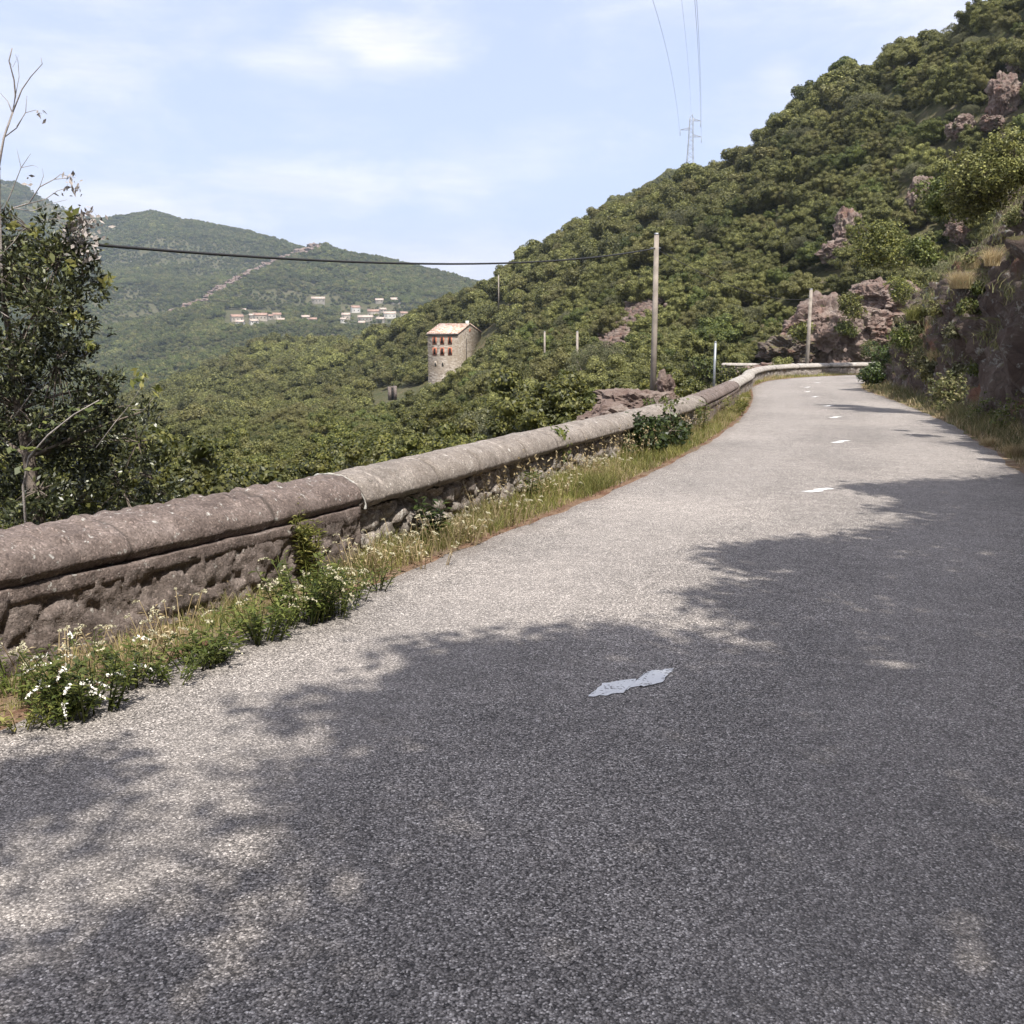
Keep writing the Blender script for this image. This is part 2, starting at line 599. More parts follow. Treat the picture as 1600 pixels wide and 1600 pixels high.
M['pole'] = simple('weathered_pole', (.27, .235, .20), .85, .2, 3)
M['galv'] = simple('galvanised_steel', (.27, .29, .31), .45, .1, 5, .5, .5)
M['pylon'] = simple('pylon_steel', (.34, .35, .37), .6, .1, 1, .4, .3)
M['cable'] = simple('black_cable', (.03, .03, .032), .6, .1, 3)
M['wire'] = simple('power_wire', (.16, .17, .18), .6, .1, 1)
M['brick'] = simple('brick_surround', (.42, .15, .085), .85, .3, 3)
M['hole'] = simple('dark_opening', (.02, .018, .016), .9, .2, 2)
M['whitewash'] = simple('white_render', (.55, .53, .49), .9, .12, .5)
M['creamwash'] = simple('cream_render', (.40, .35, .29), .9, .15, .5)
M['greystone'] = simple('grey_house_stone', (.27, .245, .21), .9, .25, .8)
M['terracotta'] = simple('terracotta_roof', (.32, .21, .16), .85, .25, .7)
M['paleroof'] = simple('faded_tile_roof', (.45, .36, .30), .85, .25, .7)


def m_millwall():
    m_, nt = mat('mill_stone')
    p = pos(nt)
    br = nt.n('ShaderNodeTexVoronoi', {'Vector': nt.vmath('MULTIPLY', p, (1, 1, 1.7)), 'Scale': 2.2})
    sp = nt.n('ShaderNodeSeparateColor', {0: br.outputs['Color']})
    c = nt.ramp(sp.outputs[0], [(0, (.26, .215, .18)), (.5, (.45, .39, .33)), (1, (.62, .56, .49))])
    c = nt.mix(nt.rng(nt.noise(p, .25, 4, .6), .35, .65), c, (.36, .30, .235))
    finish(nt, c, .92, br.outputs['Distance'], .6, .08, .1)
    return m_


def m_millroof():
    m_, nt = mat('mill_tiles')
    p = pos(nt)
    wv = nt.n('ShaderNodeTexWave', {'Vector': p, 'Scale': 1.1, 'Distortion': 2.0, 'Detail': 2.0})
    v = nt.n('ShaderNodeTexVoronoi', {'Vector': p, 'Scale': 2.5})
    sp = nt.n('ShaderNodeSeparateColor', {0: v.outputs['Color']})
    c = nt.ramp(sp.outputs[0], [(0, (.34, .20, .15)), (.5, (.52, .37, .29)), (1, (.62, .52, .45))])
    finish(nt, c, .85, wv.outputs[0], .5, .08, .2)
    return m_


M['mill'] = m_millwall()
M['millroof'] = m_millroof()

# ------------------------------------------------------------------ terrain
NEAR = {
    -900: [(20, 900), (60, 790), (200, 720), (450, 670)],
    0: [(17, 880), (40, 800), (100, 750), (250, 700), (450, 665)],
    200: [(18, 860), (30, 800), (50, 760), (120, 700), (250, 660), (450, 622)],
    297: [(20, 840), (40, 772), (80, 722), (150, 672), (300, 620), (480, 580)],
    350: [(20, 830), (42, 762), (90, 712), (170, 662), (300, 612), (500, 556)],
    415: [(22, 800), (50, 750), (100, 702), (180, 652), (300, 602), (420, 560), (550, 524)],
    537: [(24, 775), (50, 735), (100, 688), (190, 630), (300, 580), (430, 538), (480, 524)],
    600: [(25, 760), (50, 722), (100, 682), (190, 616), (215, 606), (260, 562), (380, 506)],
    655: [(25, 745), (55, 705), (120, 650), (206, 606), (232, 560), (262, 520), (300, 486)],
    700: [(25, 730), (60, 690), (120, 634), (198, 600), (222, 560), (245, 500), (285, 456)],
    740: [(28, 715), (60, 665), (120, 612), (195, 555), (225, 500), (262, 437)],
    800: [(28, 700), (60, 640), (110, 585), (160, 535), (210, 470), (258, 398)],
    870: [(28, 680), (50, 638), (85, 590), (120, 540), (170, 455), (250, 357)],
    950: [(28, 650), (45, 618), (75, 572), (110, 512), (165, 405), (240, 302)],
    1040: [(30, 640), (45, 612), (75, 580), (95, 530), (150, 385), (230, 268)],
    1130: [(40, 625), (60, 600), (84, 577), (90, 566), (110, 455), (150, 350), (220, 242)],
    1200: [(50, 625), (66, 600), (84, 577), (92, 566), (112, 430), (150, 290), (200, 178)],
    1300: [(60, 620), (70, 600), (84, 580), (92, 570), (99, 470), (118, 345), (150, 215), (190, 82)],
    1400: [(60, 640), (70, 610), (84, 585), (91, 575), (97, 470), (112, 330), (135, 185), (170, 32)],
    1500: [(60, 640), (70, 620), (84, 590), (90, 575), (95, 460), (108, 310), (125, 155), (150, -40)],
    1600: [(60, 640), (70, 620), (84, 590), (90, 575), (95, 440), (105, 280), (120, 90), (140, -120)],
    2600: [(60, 640), (70, 620), (84, 590), (90, 575), (95, 440), (105, 200), (120, 0), (140, -300)],
}
PY2 = {950: (600, 62), 1040: (600, 74), 1130: (600, 76), 1200: (600, 80)}
LY = np.linspace(math.log(15), math.log(760), 260)


def make_table(tab, sub, fall, LYs, after=None):
    us, Z = [], []
    for px in sorted(tab):
        Ys, zs = [], []
        for (Y, py) in tab[px]:
            a, b = pix(px, py)
            Ys.append(Y)
            zs.append(EYE + b * Y - sub(Y))
        Yc, zc = Ys[-1], zs[-1]
        Ys += [Yc * 1.05, Yc * 1.3, Yc * 1.8]
        zs += [zc - .01 * Yc, zc - fall * .3 * Yc, zc - fall * .8 * Yc]
        if after and px in after:
            Ys, zs = Ys[:-1], zs[:-1]
            Ys += [after[px][0], 900]
            zs += [after[px][1], after[px][1] - 20]
        us.append((px - 800) / 1625.0)
        Z.append(np.interp(np.exp(LYs), Ys, zs))
    us = np.array(us)
    Z = np.array(Z)
    # smooth a little along Y
    k = np.ones(5) / 5
    Zs = np.stack([np.convolve(np.pad(z, 2, mode='edge'), k, 'valid') for z in Z])
    return us, Zs


def canopy(Y):
    return np.interp(Y, [0, 15, 40, 100, 700], [0, .8, 2.6, 3.4, 5.0])


U1, Z1 = make_table(NEAR, canopy, .5, LY, PY2)


def lookup(us, Z, LYs, u, Y):
    l = np.clip((np.log(np.maximum(Y, 1.0)) - LYs[0]) / (LYs[1] - LYs[0]), 0, len(LYs) - 1.001)
    li = l.astype(int)
    lf = l - li
    u = np.clip(u, us[0], us[-1] - 1e-6)
    ui = np.clip(np.searchsorted(us, u, side='right') - 1, 0, len(us) - 2)
    t = (u - us[ui]) / (us[ui + 1] - us[ui])
    a = Z[ui, li] * (1 - lf) + Z[ui, li + 1] * lf
    b = Z[ui + 1, li] * (1 - lf) + Z[ui + 1, li + 1] * lf
    return a * (1 - t) + b * t


_, WX, WT, WN = resample(WALL, 1.0)


def wall_dist(X, Y):
    """signed distance, positive on the valley side"""
    P = np.stack([X, Y], 1)
    best = np.full(len(P), 1e9)
    sg = np.zeros(len(P))
    for i in range(len(WX)):
        d = P - WX[i]
        dd = (d ** 2).sum(1)
        mk = dd < best
        best = np.where(mk, dd, best)
        sg = np.where(mk, -(d[:, 0] * WN[i, 0] + d[:, 1] * WN[i, 1]), sg)
    return np.sign(sg) * np.sqrt(best)


def ground(X, Y):
    X = np.atleast_1d(np.asarray(X, float))
    Y = np.atleast_1d(np.asarray(Y, float))
    Yc = np.maximum(Y, 15)
    u = X / np.maximum(Y, 6.0)
    z = lookup(U1, Z1, LY, u, Yc)
    P = np.stack([X, Y, X * 0], 1)
    z = z + fbm(P, 1 / 22.0, 4, .5, 3) * np.interp(Y, [10, 60, 200, 500], [.15, .8, 2.0, 4.0]) * .7
    near = Y < 80
    if near.any():
        dw = wall_dist(X[near], Y[near])
        zr = zroad(Y[near])
        bench = zr - .45 - .75 * np.maximum(dw - .8, 0) + fbm(P[near], .5, 3, .5, 9) * .15
        zz = np.maximum(z[near], np.where(dw > 0, bench, -99))
        lim = zr - .3 - .12 * np.maximum(dw, 0)
        zz = np.where((Y[near] < 60) & (dw > 0), np.minimum(zz, lim), zz)
        zz = np.where(dw <= 0.1, zr - .30, zz)
        zz = np.where(dw < -9, zr - 1.5, zz)
        z[near] = zz
    return z


gx = np.arange(-46, 66.1, .6)
gy = np.arange(-24, 76.1, .6)
GX, GY = np.meshgrid(gx, gy, indexing='ij')
GZ = ground(GX.ravel(), GY.ravel()).reshape(GX.shape)
t1 = grid_mb(np.stack([GX, GY, GZ], -1)).build('terrain', M['hill'], smooth=True)
tag(t1, kind='structure')
uu = np.linspace(-1.3, 1.15, 420)
yy = np.exp(np.linspace(math.log(73), math.log(740), 260))
UU, YY = np.meshgrid(uu, yy, indexing='ij')
XX = UU * YY
ZZ = ground(XX.ravel(), YY.ravel()).reshape(XX.shape)
tag(grid_mb(np.stack([XX, YY, ZZ - .25 * (YY < 78)], -1)).build('hillside', M['hill'], smooth=True), kind='structure')

FAR = {
    -1200: [(700, 700), (1000, 600), (1500, 470), (2000, 350), (2500, 200)],
    -300: [(700, 700), (1000, 600), (1500, 480), (2000, 370), (2500, 230)],
    0: [(700, 680), (1000, 580), (1400, 480), (1900, 370), (2400, 275)],
    60: [(700, 675), (1000, 578), (1400, 484), (1900, 380), (2400, 286)],
    130: [(700, 660), (1000, 575), (1400, 490), (1900, 400), (2300, 324)],
    165: [(700, 655), (1000, 572), (1400, 495), (1900, 405), (2200, 336)],
    250: [(700, 640), (900, 580), (1100, 532), (1300, 497), (1420, 494), (1800, 410), (2200, 326)],
    300: [(700, 610), (1000, 542), (1300, 480), (1420, 482), (1700, 440), (2200, 340)],
    340: [(700, 605), (1000, 540), (1370, 460), (1480, 464), (1800, 415), (2200, 347)],
    400: [(700, 600), (1000, 535), (1300, 482), (1550, 426), (1650, 431), (1900, 397), (2200, 360)],
    450: [(700, 595), (1000, 532), (1350, 482), (1650, 404), (1740, 408), (2100, 370)],
    510: [(700, 590), (1000, 530), (1400, 484), (1700, 385), (1900, 384)],
    560: [(700, 590), (1000, 528), (1400, 482), (1700, 394)],
    640: [(700, 585), (1000, 525), (1400, 480), (1700, 413)],
    700: [(700, 580), (1000, 520), (1400, 478), (1700, 428)],
    740: [(700, 575), (1000, 518), (1400, 476), (1700, 438)],
    850: [(700, 560), (1000, 518), (1400, 486), (1700, 462)],
    1000: [(700, 560), (1000, 520), (1400, 500), (1700, 480)],
    2400: [(700, 560), (1000, 520), (1400, 500), (1700, 480)],
}
LY2 = np.linspace(math.log(640), math.log(3400), 200)
U2, Z2 = make_table(FAR, lambda Y: 4.0, .35, LY2)


def far_ground(X, Y):
    X = np.atleast_1d(np.asarray(X, float))
    Y = np.atleast_1d(np.asarray(Y, float))
    z = lookup(U2, Z2, LY2, X / Y, Y)
    P = np.stack([X, Y, X * 0], 1)
    rid = 1 - np.abs(fbm(P, 1 / 260.0, 4, .5, 21))
    amp = np.interp(Y, [640, 1200, 1900, 2200], [10, 22, 22, 6])
    amp = amp * np.interp(X / Y, [-.45, -.4, .1], [1, 1, .4])
    return z + (rid - .75) * amp


uu = np.linspace(-1.3, 1.0, 460)
yy = np.exp(np.linspace(math.log(645), math.log(3300), 300))
UU, YY = np.meshgrid(uu, yy, indexing='ij')
XX = UU * YY
ZZ = far_ground(XX.ravel(), YY.ravel()).reshape(XX.shape)
tag(grid_mb(np.stack([XX, YY, ZZ], -1)).build('mountain', M['hill'], smooth=True), kind='structure')
FAR_TOP = float(ZZ.max())
FAR_LOW = float(ZZ.min())


def cast(fn, px, py, y0, y1):
    a, b = pix(px, py)
    Y = np.arange(y0, y1, (y1 - y0) / 3000.0)
    z = fn(a * Y, Y)
    hit = np.nonzero(EYE + b * Y < z)[0]
    Yh = Y[hit[0]] if len(hit) else y1
    return Vector((a * Yh, Yh, float(fn(a * Yh, Yh)[0])))


# ------------------------------------------------------------------ road
s, X, T, N = resample(CENTRE, .4)
offs = np.linspace(-2.45, 2.45, 29)
rng = np.random.default_rng(5)
wob = np.interp(s, np.arange(0, s[-1] + 2, .8), rng.normal(0, .05, int((s[-1] + 2) / .8) + 2)[:len(np.arange(0, s[-1] + 2, .8))])
P = np.zeros((len(s), len(offs), 3))
for j, o_ in enumerate(offs):
    e = wob if abs(o_) > 2.4 else 0
    P[:, j, 0] = X[:, 0] + N[:, 0] * (o_ + e)
    P[:, j, 1] = X[:, 1] + N[:, 1] * (o_ + e)
    P[:, j, 2] = zroad(P[:, j, 1]) + .03 * (1 - (o_ / 2.45) ** 2) - .03
road = grid_mb(P).build('road', M['road'], smooth=True)
tag(road, kind='structure')
at_ = road.data.attributes.new('lat', 'FLOAT', 'POINT')
at_.data.foreach_set('value', np.tile(offs / 2.45, len(s)).astype(np.float32))
RS, RX, RT, RN = s, X, T, N

# verge strips, 6 mm below the road edge and rising to the wall / bank foot
for nm, side, w0, w1 in (('verge', -1, 2.30, 4.1), ('roadside', 1, 2.30, 4.2)):
    offs2 = np.linspace(w0, w1, 12)
    P = np.zeros((len(s), len(offs2), 3))
    for j, o_ in enumerate(offs2):
        P[:, j, 0] = X[:, 0] + N[:, 0] * side * o_
        P[:, j, 1] = X[:, 1] + N[:, 1] * side * o_
        P[:, j, 2] = zroad(P[:, j, 1]) - .036 + .01 * max(0, o_ - 2.5)
    PP = P.reshape(-1, 3)
    hh = (fbm(PP, 3.0, 3, .5, 4) * .02) * np.tile(np.clip((offs2 - 2.45) * 4, 0, 1), len(s))
    PP[:, 2] += hh
    tag(grid_mb(P).build(nm, M['soil'], smooth=True), kind='structure')
# reddish litter line along the left road edge
wl = np.array([2.39, 2.45, 2.50, 2.56])
jit = rng.normal(0, .035, len(s))
P = np.zeros((len(s), 4, 3))
for j, o_ in enumerate(wl):
    oo = o_ + (jit if j in (0, 3) else 0)
    P[:, j, 0] = X[:, 0] - N[:, 0] * oo
    P[:, j, 1] = X[:, 1] - N[:, 1] * oo
    P[:, j, 2] = zroad(P[:, j, 1]) + (-.030 if j == 0 else -.024 if j < 3 else -.036)
tag(grid_mb(P).build('leaf_litter', M['litter'], smooth=True), 'reddish brown leaf litter along the left road edge', 'litter', kind='stuff')

rgl = np.random.default_rng(31)
nb = 9000
sv = rgl.uniform(RS[0] if False else 8, RS[-1] * .8, nb)
of = -2.47 - np.abs(rgl.normal(0, .09, nb)) + .06
C = np.stack([np.interp(sv, RS, RX[:, 0]) + np.interp(sv, RS, RN[:, 0]) * of, np.interp(sv, RS, RX[:, 1]) + np.interp(sv, RS, RN[:, 1]) * of, np.zeros(nb)], 1)
C[:, 2] = zroad(C[:, 1]) - .02
dn = np.stack([rgl.normal(0, .3, nb), rgl.normal(0, .3, nb), np.ones(nb)], 1)
dn /= np.linalg.norm(dn, axis=1)[:, None]
aa = np.cross(dn, rgl.normal(0, 1, (nb, 3)))
aa /= np.linalg.norm(aa, axis=1)[:, None]
bb = np.cross(dn, aa)
sz_ = rgl.uniform(.006, .018, nb)[:, None]
lb = MB()
lb.quads(np.stack([C - aa * sz_, C - bb * sz_ * .5, C + aa * sz_, C + bb * sz_ * .5], 1))
tag(lb.build('fallen_leaves', M['litter']), 'scattered brown fallen leaves at the left edge of the road', 'litter', kind='stuff')

# dashes: paired lozenges painted on the centre line
dash_group = 'worn white centre line dashes'
dashes = [(985, 1068, 'largest worn white dash, nearest the camera in the tree shade', 1.0),
          (1280, 766, 'thin white dash second from the camera, at the tip of the tree shadow', .62),
          (1313, 690, 'small white dash third from the camera on sunlit road', .62),
          (1305, 652, 'small white dash lying in the narrow bush shadow across the road', .6),
          (1295, 634, 'tiny white dash just past the narrow bush shadow', .6),
          (1273, 620, 'tiny white dash fourth from the far wall', .6),
          (1262, 612, 'tiny white dash third from the far wall', .6),
          (1262, 605, 'tiny white dash second from the far wall', .6),
          (1277, 598, 'farthest tiny white dash before the bend', .6)]
for i, (px, py, lab, k) in enumerate(dashes):
    c = onroad(px, py)
    j = int(np.argmin(((RX - np.array([c.x, c.y])) ** 2).sum(1)))
    T2 = Vector((RT[j, 0], RT[j, 1], 0))
    S2 = Vector((RN[j, 0], RN[j, 1], 0))
    mb = MB()
    rr = random.Random(i)
    # outline measured off the road: two skewed lozenges touching
    if i == 0:
        outl = [(917, 1090), (942, 1069), (998, 1062), (1012, 1051), (1054, 1047), (1034, 1068), (1010, 1074), (985, 1076), (972, 1084), (945, 1089)]
        pts = [onroad(a_, b_) for a_, b_ in outl]
        cc = sum(pts, Vector()) / len(pts)
    else:
        L, Wd = (.22 if i == 1 else .3), .055
        pts = []
        for t_ in np.linspace(-1, 1, 9):
            pts.append(c + T2 * (t_ * L) + S2 * (-.055 - .03 * math.sin(t_ * 5) + rr.uniform(-.012, .012) + .10 * t_))
        for t_ in np.linspace(1, -1, 9):
            pts.append(c + T2 * (t_ * L - .05) + S2 * (.055 - .03 * math.sin(t_ * 5) + rr.uniform(-.012, .012) + .10 * t_))
        cc = c.copy()
    # subdivide outline and roughen it
    ring = []
    for a_, b_ in zip(pts, pts[1:] + pts[:1]):
        for q in range(6):
            p_ = a_.lerp(b_, q / 6)
            ring.append(p_ + Vector((rr.uniform(-.008, .008), rr.uniform(-.008, .008), 0)))
    vs = [cc] + ring
    lift = .004
    vv = []
    for q in vs:
        jj = int(np.argmin(((RX - np.array([q.x, q.y])) ** 2).sum(1)))
        off = (q.x - RX[jj, 0]) * RN[jj, 0] + (q.y - RX[jj, 1]) * RN[jj, 1]
        vv.append((q.x, q.y, float(zroad(q.y)) - .03 * (off / 2.45) ** 2 + lift))
    n_ = len(ring)
    mb.add(vv, [(0, 1 + a_, 1 + (a_ + 1) % n_, 1 + (a_ + 1) % n_) for a_ in range(n_)])
    d = mb.build('lane_dash', M['paint'])
    tag(d, lab, 'road marking', dash_group)

# ------------------------------------------------------------------ parapet walls
def wall_section(path, y0, y1, ds, label, group, m_cop, m_face, style, jl=1.15, seed=0, base=None, height=.66):
    """path swept profile: half-round coping on rough stonework"""
    s, X, T, N = resample(path, ds)
    mk = (X[:, 1] >= y0) & (X[:, 1] <= y1)
    if base is None:
        basez = lambda Y: zroad(Y)
    else:
        basez = lambda Y: np.full_like(np.asarray(Y, float), base)
    s, X, T, N = s[mk], X[mk], T[mk], N[mk]
    mid = len(s) // 2
    root = empty('parapet_wall', (X[mid, 0], X[mid, 1], float(basez(X[mid, 1]))))
    tag(root, label, 'wall', group)
    org = np.array(root.location)
    old = style == 'old'
    lip = .405 if old else .395
    hw = .30
    # ---- coping: half ellipse with vertical underside edge
    na = 40 if ds < .06 else 18
    prof = [(hw - .07, lip - .004)]
    for t in np.linspace(0, PI, na):
        v0_ = .075 if old else .05
        prof.append((hw * math.cos(t), lip + v0_ + (height - lip - v0_) * math.sin(t) ** .9))
    prof.append((-hw + .07, lip - .004))
    prof = np.array(prof)
    nrm = np.gradient(prof, axis=0)
    nrm = np.stack([nrm[:, 1], -nrm[:, 0]], 1)
    nrm /= np.linalg.norm(nrm, axis=1)[:, None] + 1e-9
    A = np.zeros((len(s), len(prof), 3))
    zb = basez(X[:, 1])
    for j, (a, h) in enumerate(prof):
        A[:, j, 0] = X[:, 0] + N[:, 0] * a
        A[:, j, 1] = X[:, 1] + N[:, 1] * a
        A[:, j, 2] = zb + h
    Q = A.reshape(-1, 3)
    sl = np.repeat(s, len(prof))
    ang = np.tile(np.arange(len(prof)), len(s)) / len(prof)
    jn = np.abs(((sl + .13 * np.sin(sl * 3.1)) % jl) - jl / 2)
    groove = np.exp(-((jn - jl / 2) / max(.020, ds * .9)) ** 2) * (.034 if not old else .010)
    d = fbm(Q, 9, 4, .6, seed) * .007 - groove
    if old:
        Qs = Q.copy()
        Qs[:, 2] *= 2.2
        f1, f2, cv = voro(Qs * 8.0, seed)
        topm = np.clip((np.sin(ang * PI) - .55) * 3, 0, 1)
        d += topm * (.027 - .052 * f1 ** 1.3) * (cv > .30)
        f1, f2, cv = voro(Q * 13.0, seed + 3)
        d += np.where(cv > .90, np.maximum(.014 - .04 * f1, 0), 0)
        d += fbm(Q, 2.5, 3, .5, seed + 8) * .012
        d -= np.exp(-((vnoise(Q * 1.3, seed + 6)) / .03) ** 2) * .007
    else:
        d += fbm(Q, 2.0, 2, .5, seed + 8) * .008
        d -= np.exp(-((vnoise(Q * 1.9, seed + 6)) / .02) ** 2) * .005
    nx = np.tile(nrm, (len(s), 1))
    NN = np.repeat(N, len(prof), axis=0)
    Q[:, 0] += NN[:, 0] * nx[:, 0] * d
    Q[:, 1] += NN[:, 1] * nx[:, 0] * d
    Q[:, 2] += nx[:, 1] * d
    cmb = grid_mb((Q - org).reshape(A.shape))
    # end caps
    for e in (0, -1):
        ring = (Q - org).reshape(A.shape)[e]
        c = ring.mean(0)
        c[2] = ring[0, 2]
        k = len(ring)
        tri = [(k, i, i + 1, i + 1) for i in range(k - 1)]
        cmb.add(np.vstack([ring, c]), tri)
    co = cmb.build('coping', m_cop, root, smooth=True)
    nv = len(co.data.vertices)
    jv = np.zeros(nv)
    jv[:len(Q)] = np.exp(-((jn - jl / 2) / max(.012, ds * .5)) ** 2)
    rs_ = np.random.default_rng(seed)
    st = np.zeros(len(Q))
    for q in range(int((s[-1] - s[0]) * (1.5 if not old else .5))):
        sc_ = rs_.uniform(s[0], s[-1])
        if q % 2 == 0:
            sc_ = (int(sc_ / jl)) * jl + rs_.uniform(-.03, .03)
        a0, a1 = sorted(rs_.uniform(.02, .75, 2))
        st = np.maximum(st, np.exp(-((sl + .05 * np.sin(ang * 6 + q) - sc_) / max(.010, ds * .45)) ** 2) * ((ang > a0) & (ang < a1 + .15)) * rs_.uniform(.4, 1))
    st *= np.clip(.5 + 1.6 * vnoise(Q * 22.0, seed + 77), 0, 1)
    sv_ = np.zeros(nv)
    sv_[:len(Q)] = st
    for nm_, arr in (('joint', jv), ('streak', sv_)):
        at_ = co.data.attributes.new(nm_, 'FLOAT', 'POINT')
        at_.data.foreach_set('value', arr.astype(np.float32))
    if old:
        bh = []
        for (a, h) in ((hw - .10, lip + .02), (hw - .016, lip + .017), (hw - .012, lip + .005), (hw - .010, lip - .04), (hw - .012, lip - .075), (hw - .08, lip - .085)):
            bh.append((a, h))
        B = np.zeros((len(s), len(bh), 3))
        for j, (a, h) in enumerate(bh):
            B[:, j, 0] = X[:, 0] + N[:, 0] * a
            B[:, j, 1] = X[:, 1] + N[:, 1] * a
            B[:, j, 2] = zb + h
        QB = B.reshape(-1, 3)
        dd = fbm(QB, 6, 4, .6, seed + 40) * .014
        NB = np.repeat(N, len(bh), axis=0)
        QB[:, 0] += NB[:, 0] * dd
        QB[:, 1] += NB[:, 1] * dd
        QB[:, 2] += fbm(QB, 4, 3, .6, seed + 41) * .008 * np.tile(np.array([1, 1, 1, 1.6, 1.8, 1]), len(s))
        grid_mb((QB - org).reshape(B.shape)).build('moulding', m_cop, root, smooth=True)
    # ---- stone face, both sides
    low = -.35
    hs = np.arange(low, lip - (.07 if old else -.0) + 1e-6, max(ds * .75, .02))
    hs = np.append(hs, lip - .03)
    for side, nm in ((1, 'stonework'), (-1, 'outer_face')):
        nz_ = len(hs)
        lowz = hs.copy()
        if side == -1:
            lowz = np.linspace(-1.8, lip - .01, nz_)
        Fg = np.zeros((len(s), nz_, 3))
        back = hw - (.030 if old else .085)
        for j, h in enumerate(lowz):
            a = side * (back + .03 * max(0, (lip - h)))
            Fg[:, j, 0] = X[:, 0] + N[:, 0] * a
            Fg[:, j, 1] = X[:, 1] + N[:, 1] * a
            Fg[:, j, 2] = zb + h
        Q = Fg.reshape(-1, 3)
        warp = np.stack([vnoise(Q * 4, seed + 31), vnoise(Q * 4, seed + 32), vnoise(Q * 4, seed + 33)], 1)
        if old:
            sc = np.array([2.3, 2.3, 3.6])
            f1, f2, cv = voro(Q * sc + warp * .45, seed + 50)
            e = np.clip((f2 - f1) / .12, 0, 1)
            d = (e - 1) * .022 + (cv - .5) * .028 + fbm(Q, 7, 6, .68, seed + 51) * .020 - np.clip(.1 - np.abs(vnoise(Q * 3.1, seed + 58)), 0, .1) * .16 + .012
        else:
            sc = np.array([4.6, 4.6, 6.5])
            f1, f2, cv = voro(Q * sc + warp * .18, seed + 50)
            e = np.clip((f2 - f1) / .20, 0, 1) ** .7
            d = (e - 1) * .075 + (cv - .5) * .05 + fbm(Q, 11, 4, .6, seed + 51) * .014
        NN = np.repeat(N, nz_, axis=0)
        Q[:, 0] += side * NN[:, 0] * d
        Q[:, 1] += side * NN[:, 1] * d
        Q[:, 2] += fbm(Q, 8, 3, .5, seed + 52) * .008
        g = (Q - org).reshape(Fg.shape)
        if side == -1:
            g = g[:, ::-1]
        g = g[:, ::-1] if side == 1 else g
        grid_mb(g).build(nm, m_face, root, smooth=True)
    return root


wg = 'sections of the roadside parapet wall'
wall_section(WALL, -12, 1.5, .08, 'weathered brown parapet wall behind the camera with half-round coping', wg, M['old_coping'], M['old_stone'], 'old', seed=1)
nearw = wall_section(WALL, 1.5, 8.05, .016, 'nearest dark brown weathered wall section with a pebbly rounded top and flowering weeds at its foot', wg, M['old_coping'], M['old_stone'], 'old', jl=1.45, seed=2)
wall_section(WALL, 8.065, 24.0, .028, 'long grey wall section with smooth half-round coping over open rubble, beginning at a white lichen joint', wg, M['coping'], M['rubble'], 'new', jl=1.28, seed=3)
wall_section(WALL, 24.03, 36.0, .05, 'short darker brown ridged wall section where the wall starts to bend, beside the grey steel post', wg, M['old_coping'], M['old_stone'], 'old', jl=.45, seed=4)
s_, X_, T_, N_ = resample(WALL, .1)
wall_section(WALL[:-1], 36.04, 66, .12, 'pale smooth curving wall section round the outside of the bend', wg, M['pale_coping'], M['rubble'], 'new', jl=3.0, seed=5)
FARW = [(17.6, 86.6), (19, 86.0), (21, 85.6), (25, 85.2), (30, 84.6), (36, 83.5), (44, 81.5)]
wall_section(FARW, 0, 200, .15, 'farthest pale-topped wall across the ravine below the pink rock outcrop', wg, M['pale_coping'], M['rubble'], 'new', jl=3.0, seed=6, base=-3.15)
# white lichen seam at the joint of the first two sections
sj, Xj, Tj, Nj = resample(WALL, .02)
jj = int(np.argmin(np.abs(Xj[:, 1] - 8.06)))
mb = MB()
pts = []
for t in np.linspace(-.05, PI * .95, 30):
    a = .306 * math.cos(t)
    h = .375 + (.66 - .375) * abs(math.sin(t)) ** .85 + .004
    pts.append(Vector((Xj[jj, 0] + Nj[jj, 0] * a + Tj[jj, 0] * .02 * math.sin(t * 9), Xj[jj, 1] + Nj[jj, 1] * a + Tj[jj, 1] * .02 * math.sin(t * 7), float(zroad(Xj[jj, 1])) + h)))
mb.tube(pts, [.008 + .005 * math.sin(i * 1.7) for i in range(30)], 6)
lo = nearw.location
mo = mb.build('lichen_seam', simple('lichen', (.36, .35, .32), .95, .3, 30), smooth=True)
mo.parent = nearw
mo.matrix_parent_inverse = Matrix.Translation(-Vector(lo))

# ------------------------------------------------------------------ right bank: a rock face swept along the road
sb, XB, TB, NB = resample([(a, b) for a, b in CENTRE[:-3]], .13)
prof = [(0, 2.45, -.05), (.5, 2.9, .02), (1.0, 3.35, .12), (1.5, 3.62, .75), (2.2, 3.9, 1.8), (3.2, 4.25, 3.0), (4.2, 4.9, 4.0), (5.2, 5.8, 4.8), (7, 7.4, 5.9), (10, 10, 7.6), (16, 15, 10.5), (26, 22, 15)]
pa = np.array(prof)
tt = np.concatenate([np.arange(0, 6, .09), np.arange(6, 26.1, .5)])
oo = np.interp(tt, pa[:, 0], pa[:, 1])
hh = np.interp(tt, pa[:, 0], pa[:, 2])
B = np.zeros((len(sb), len(tt), 3))
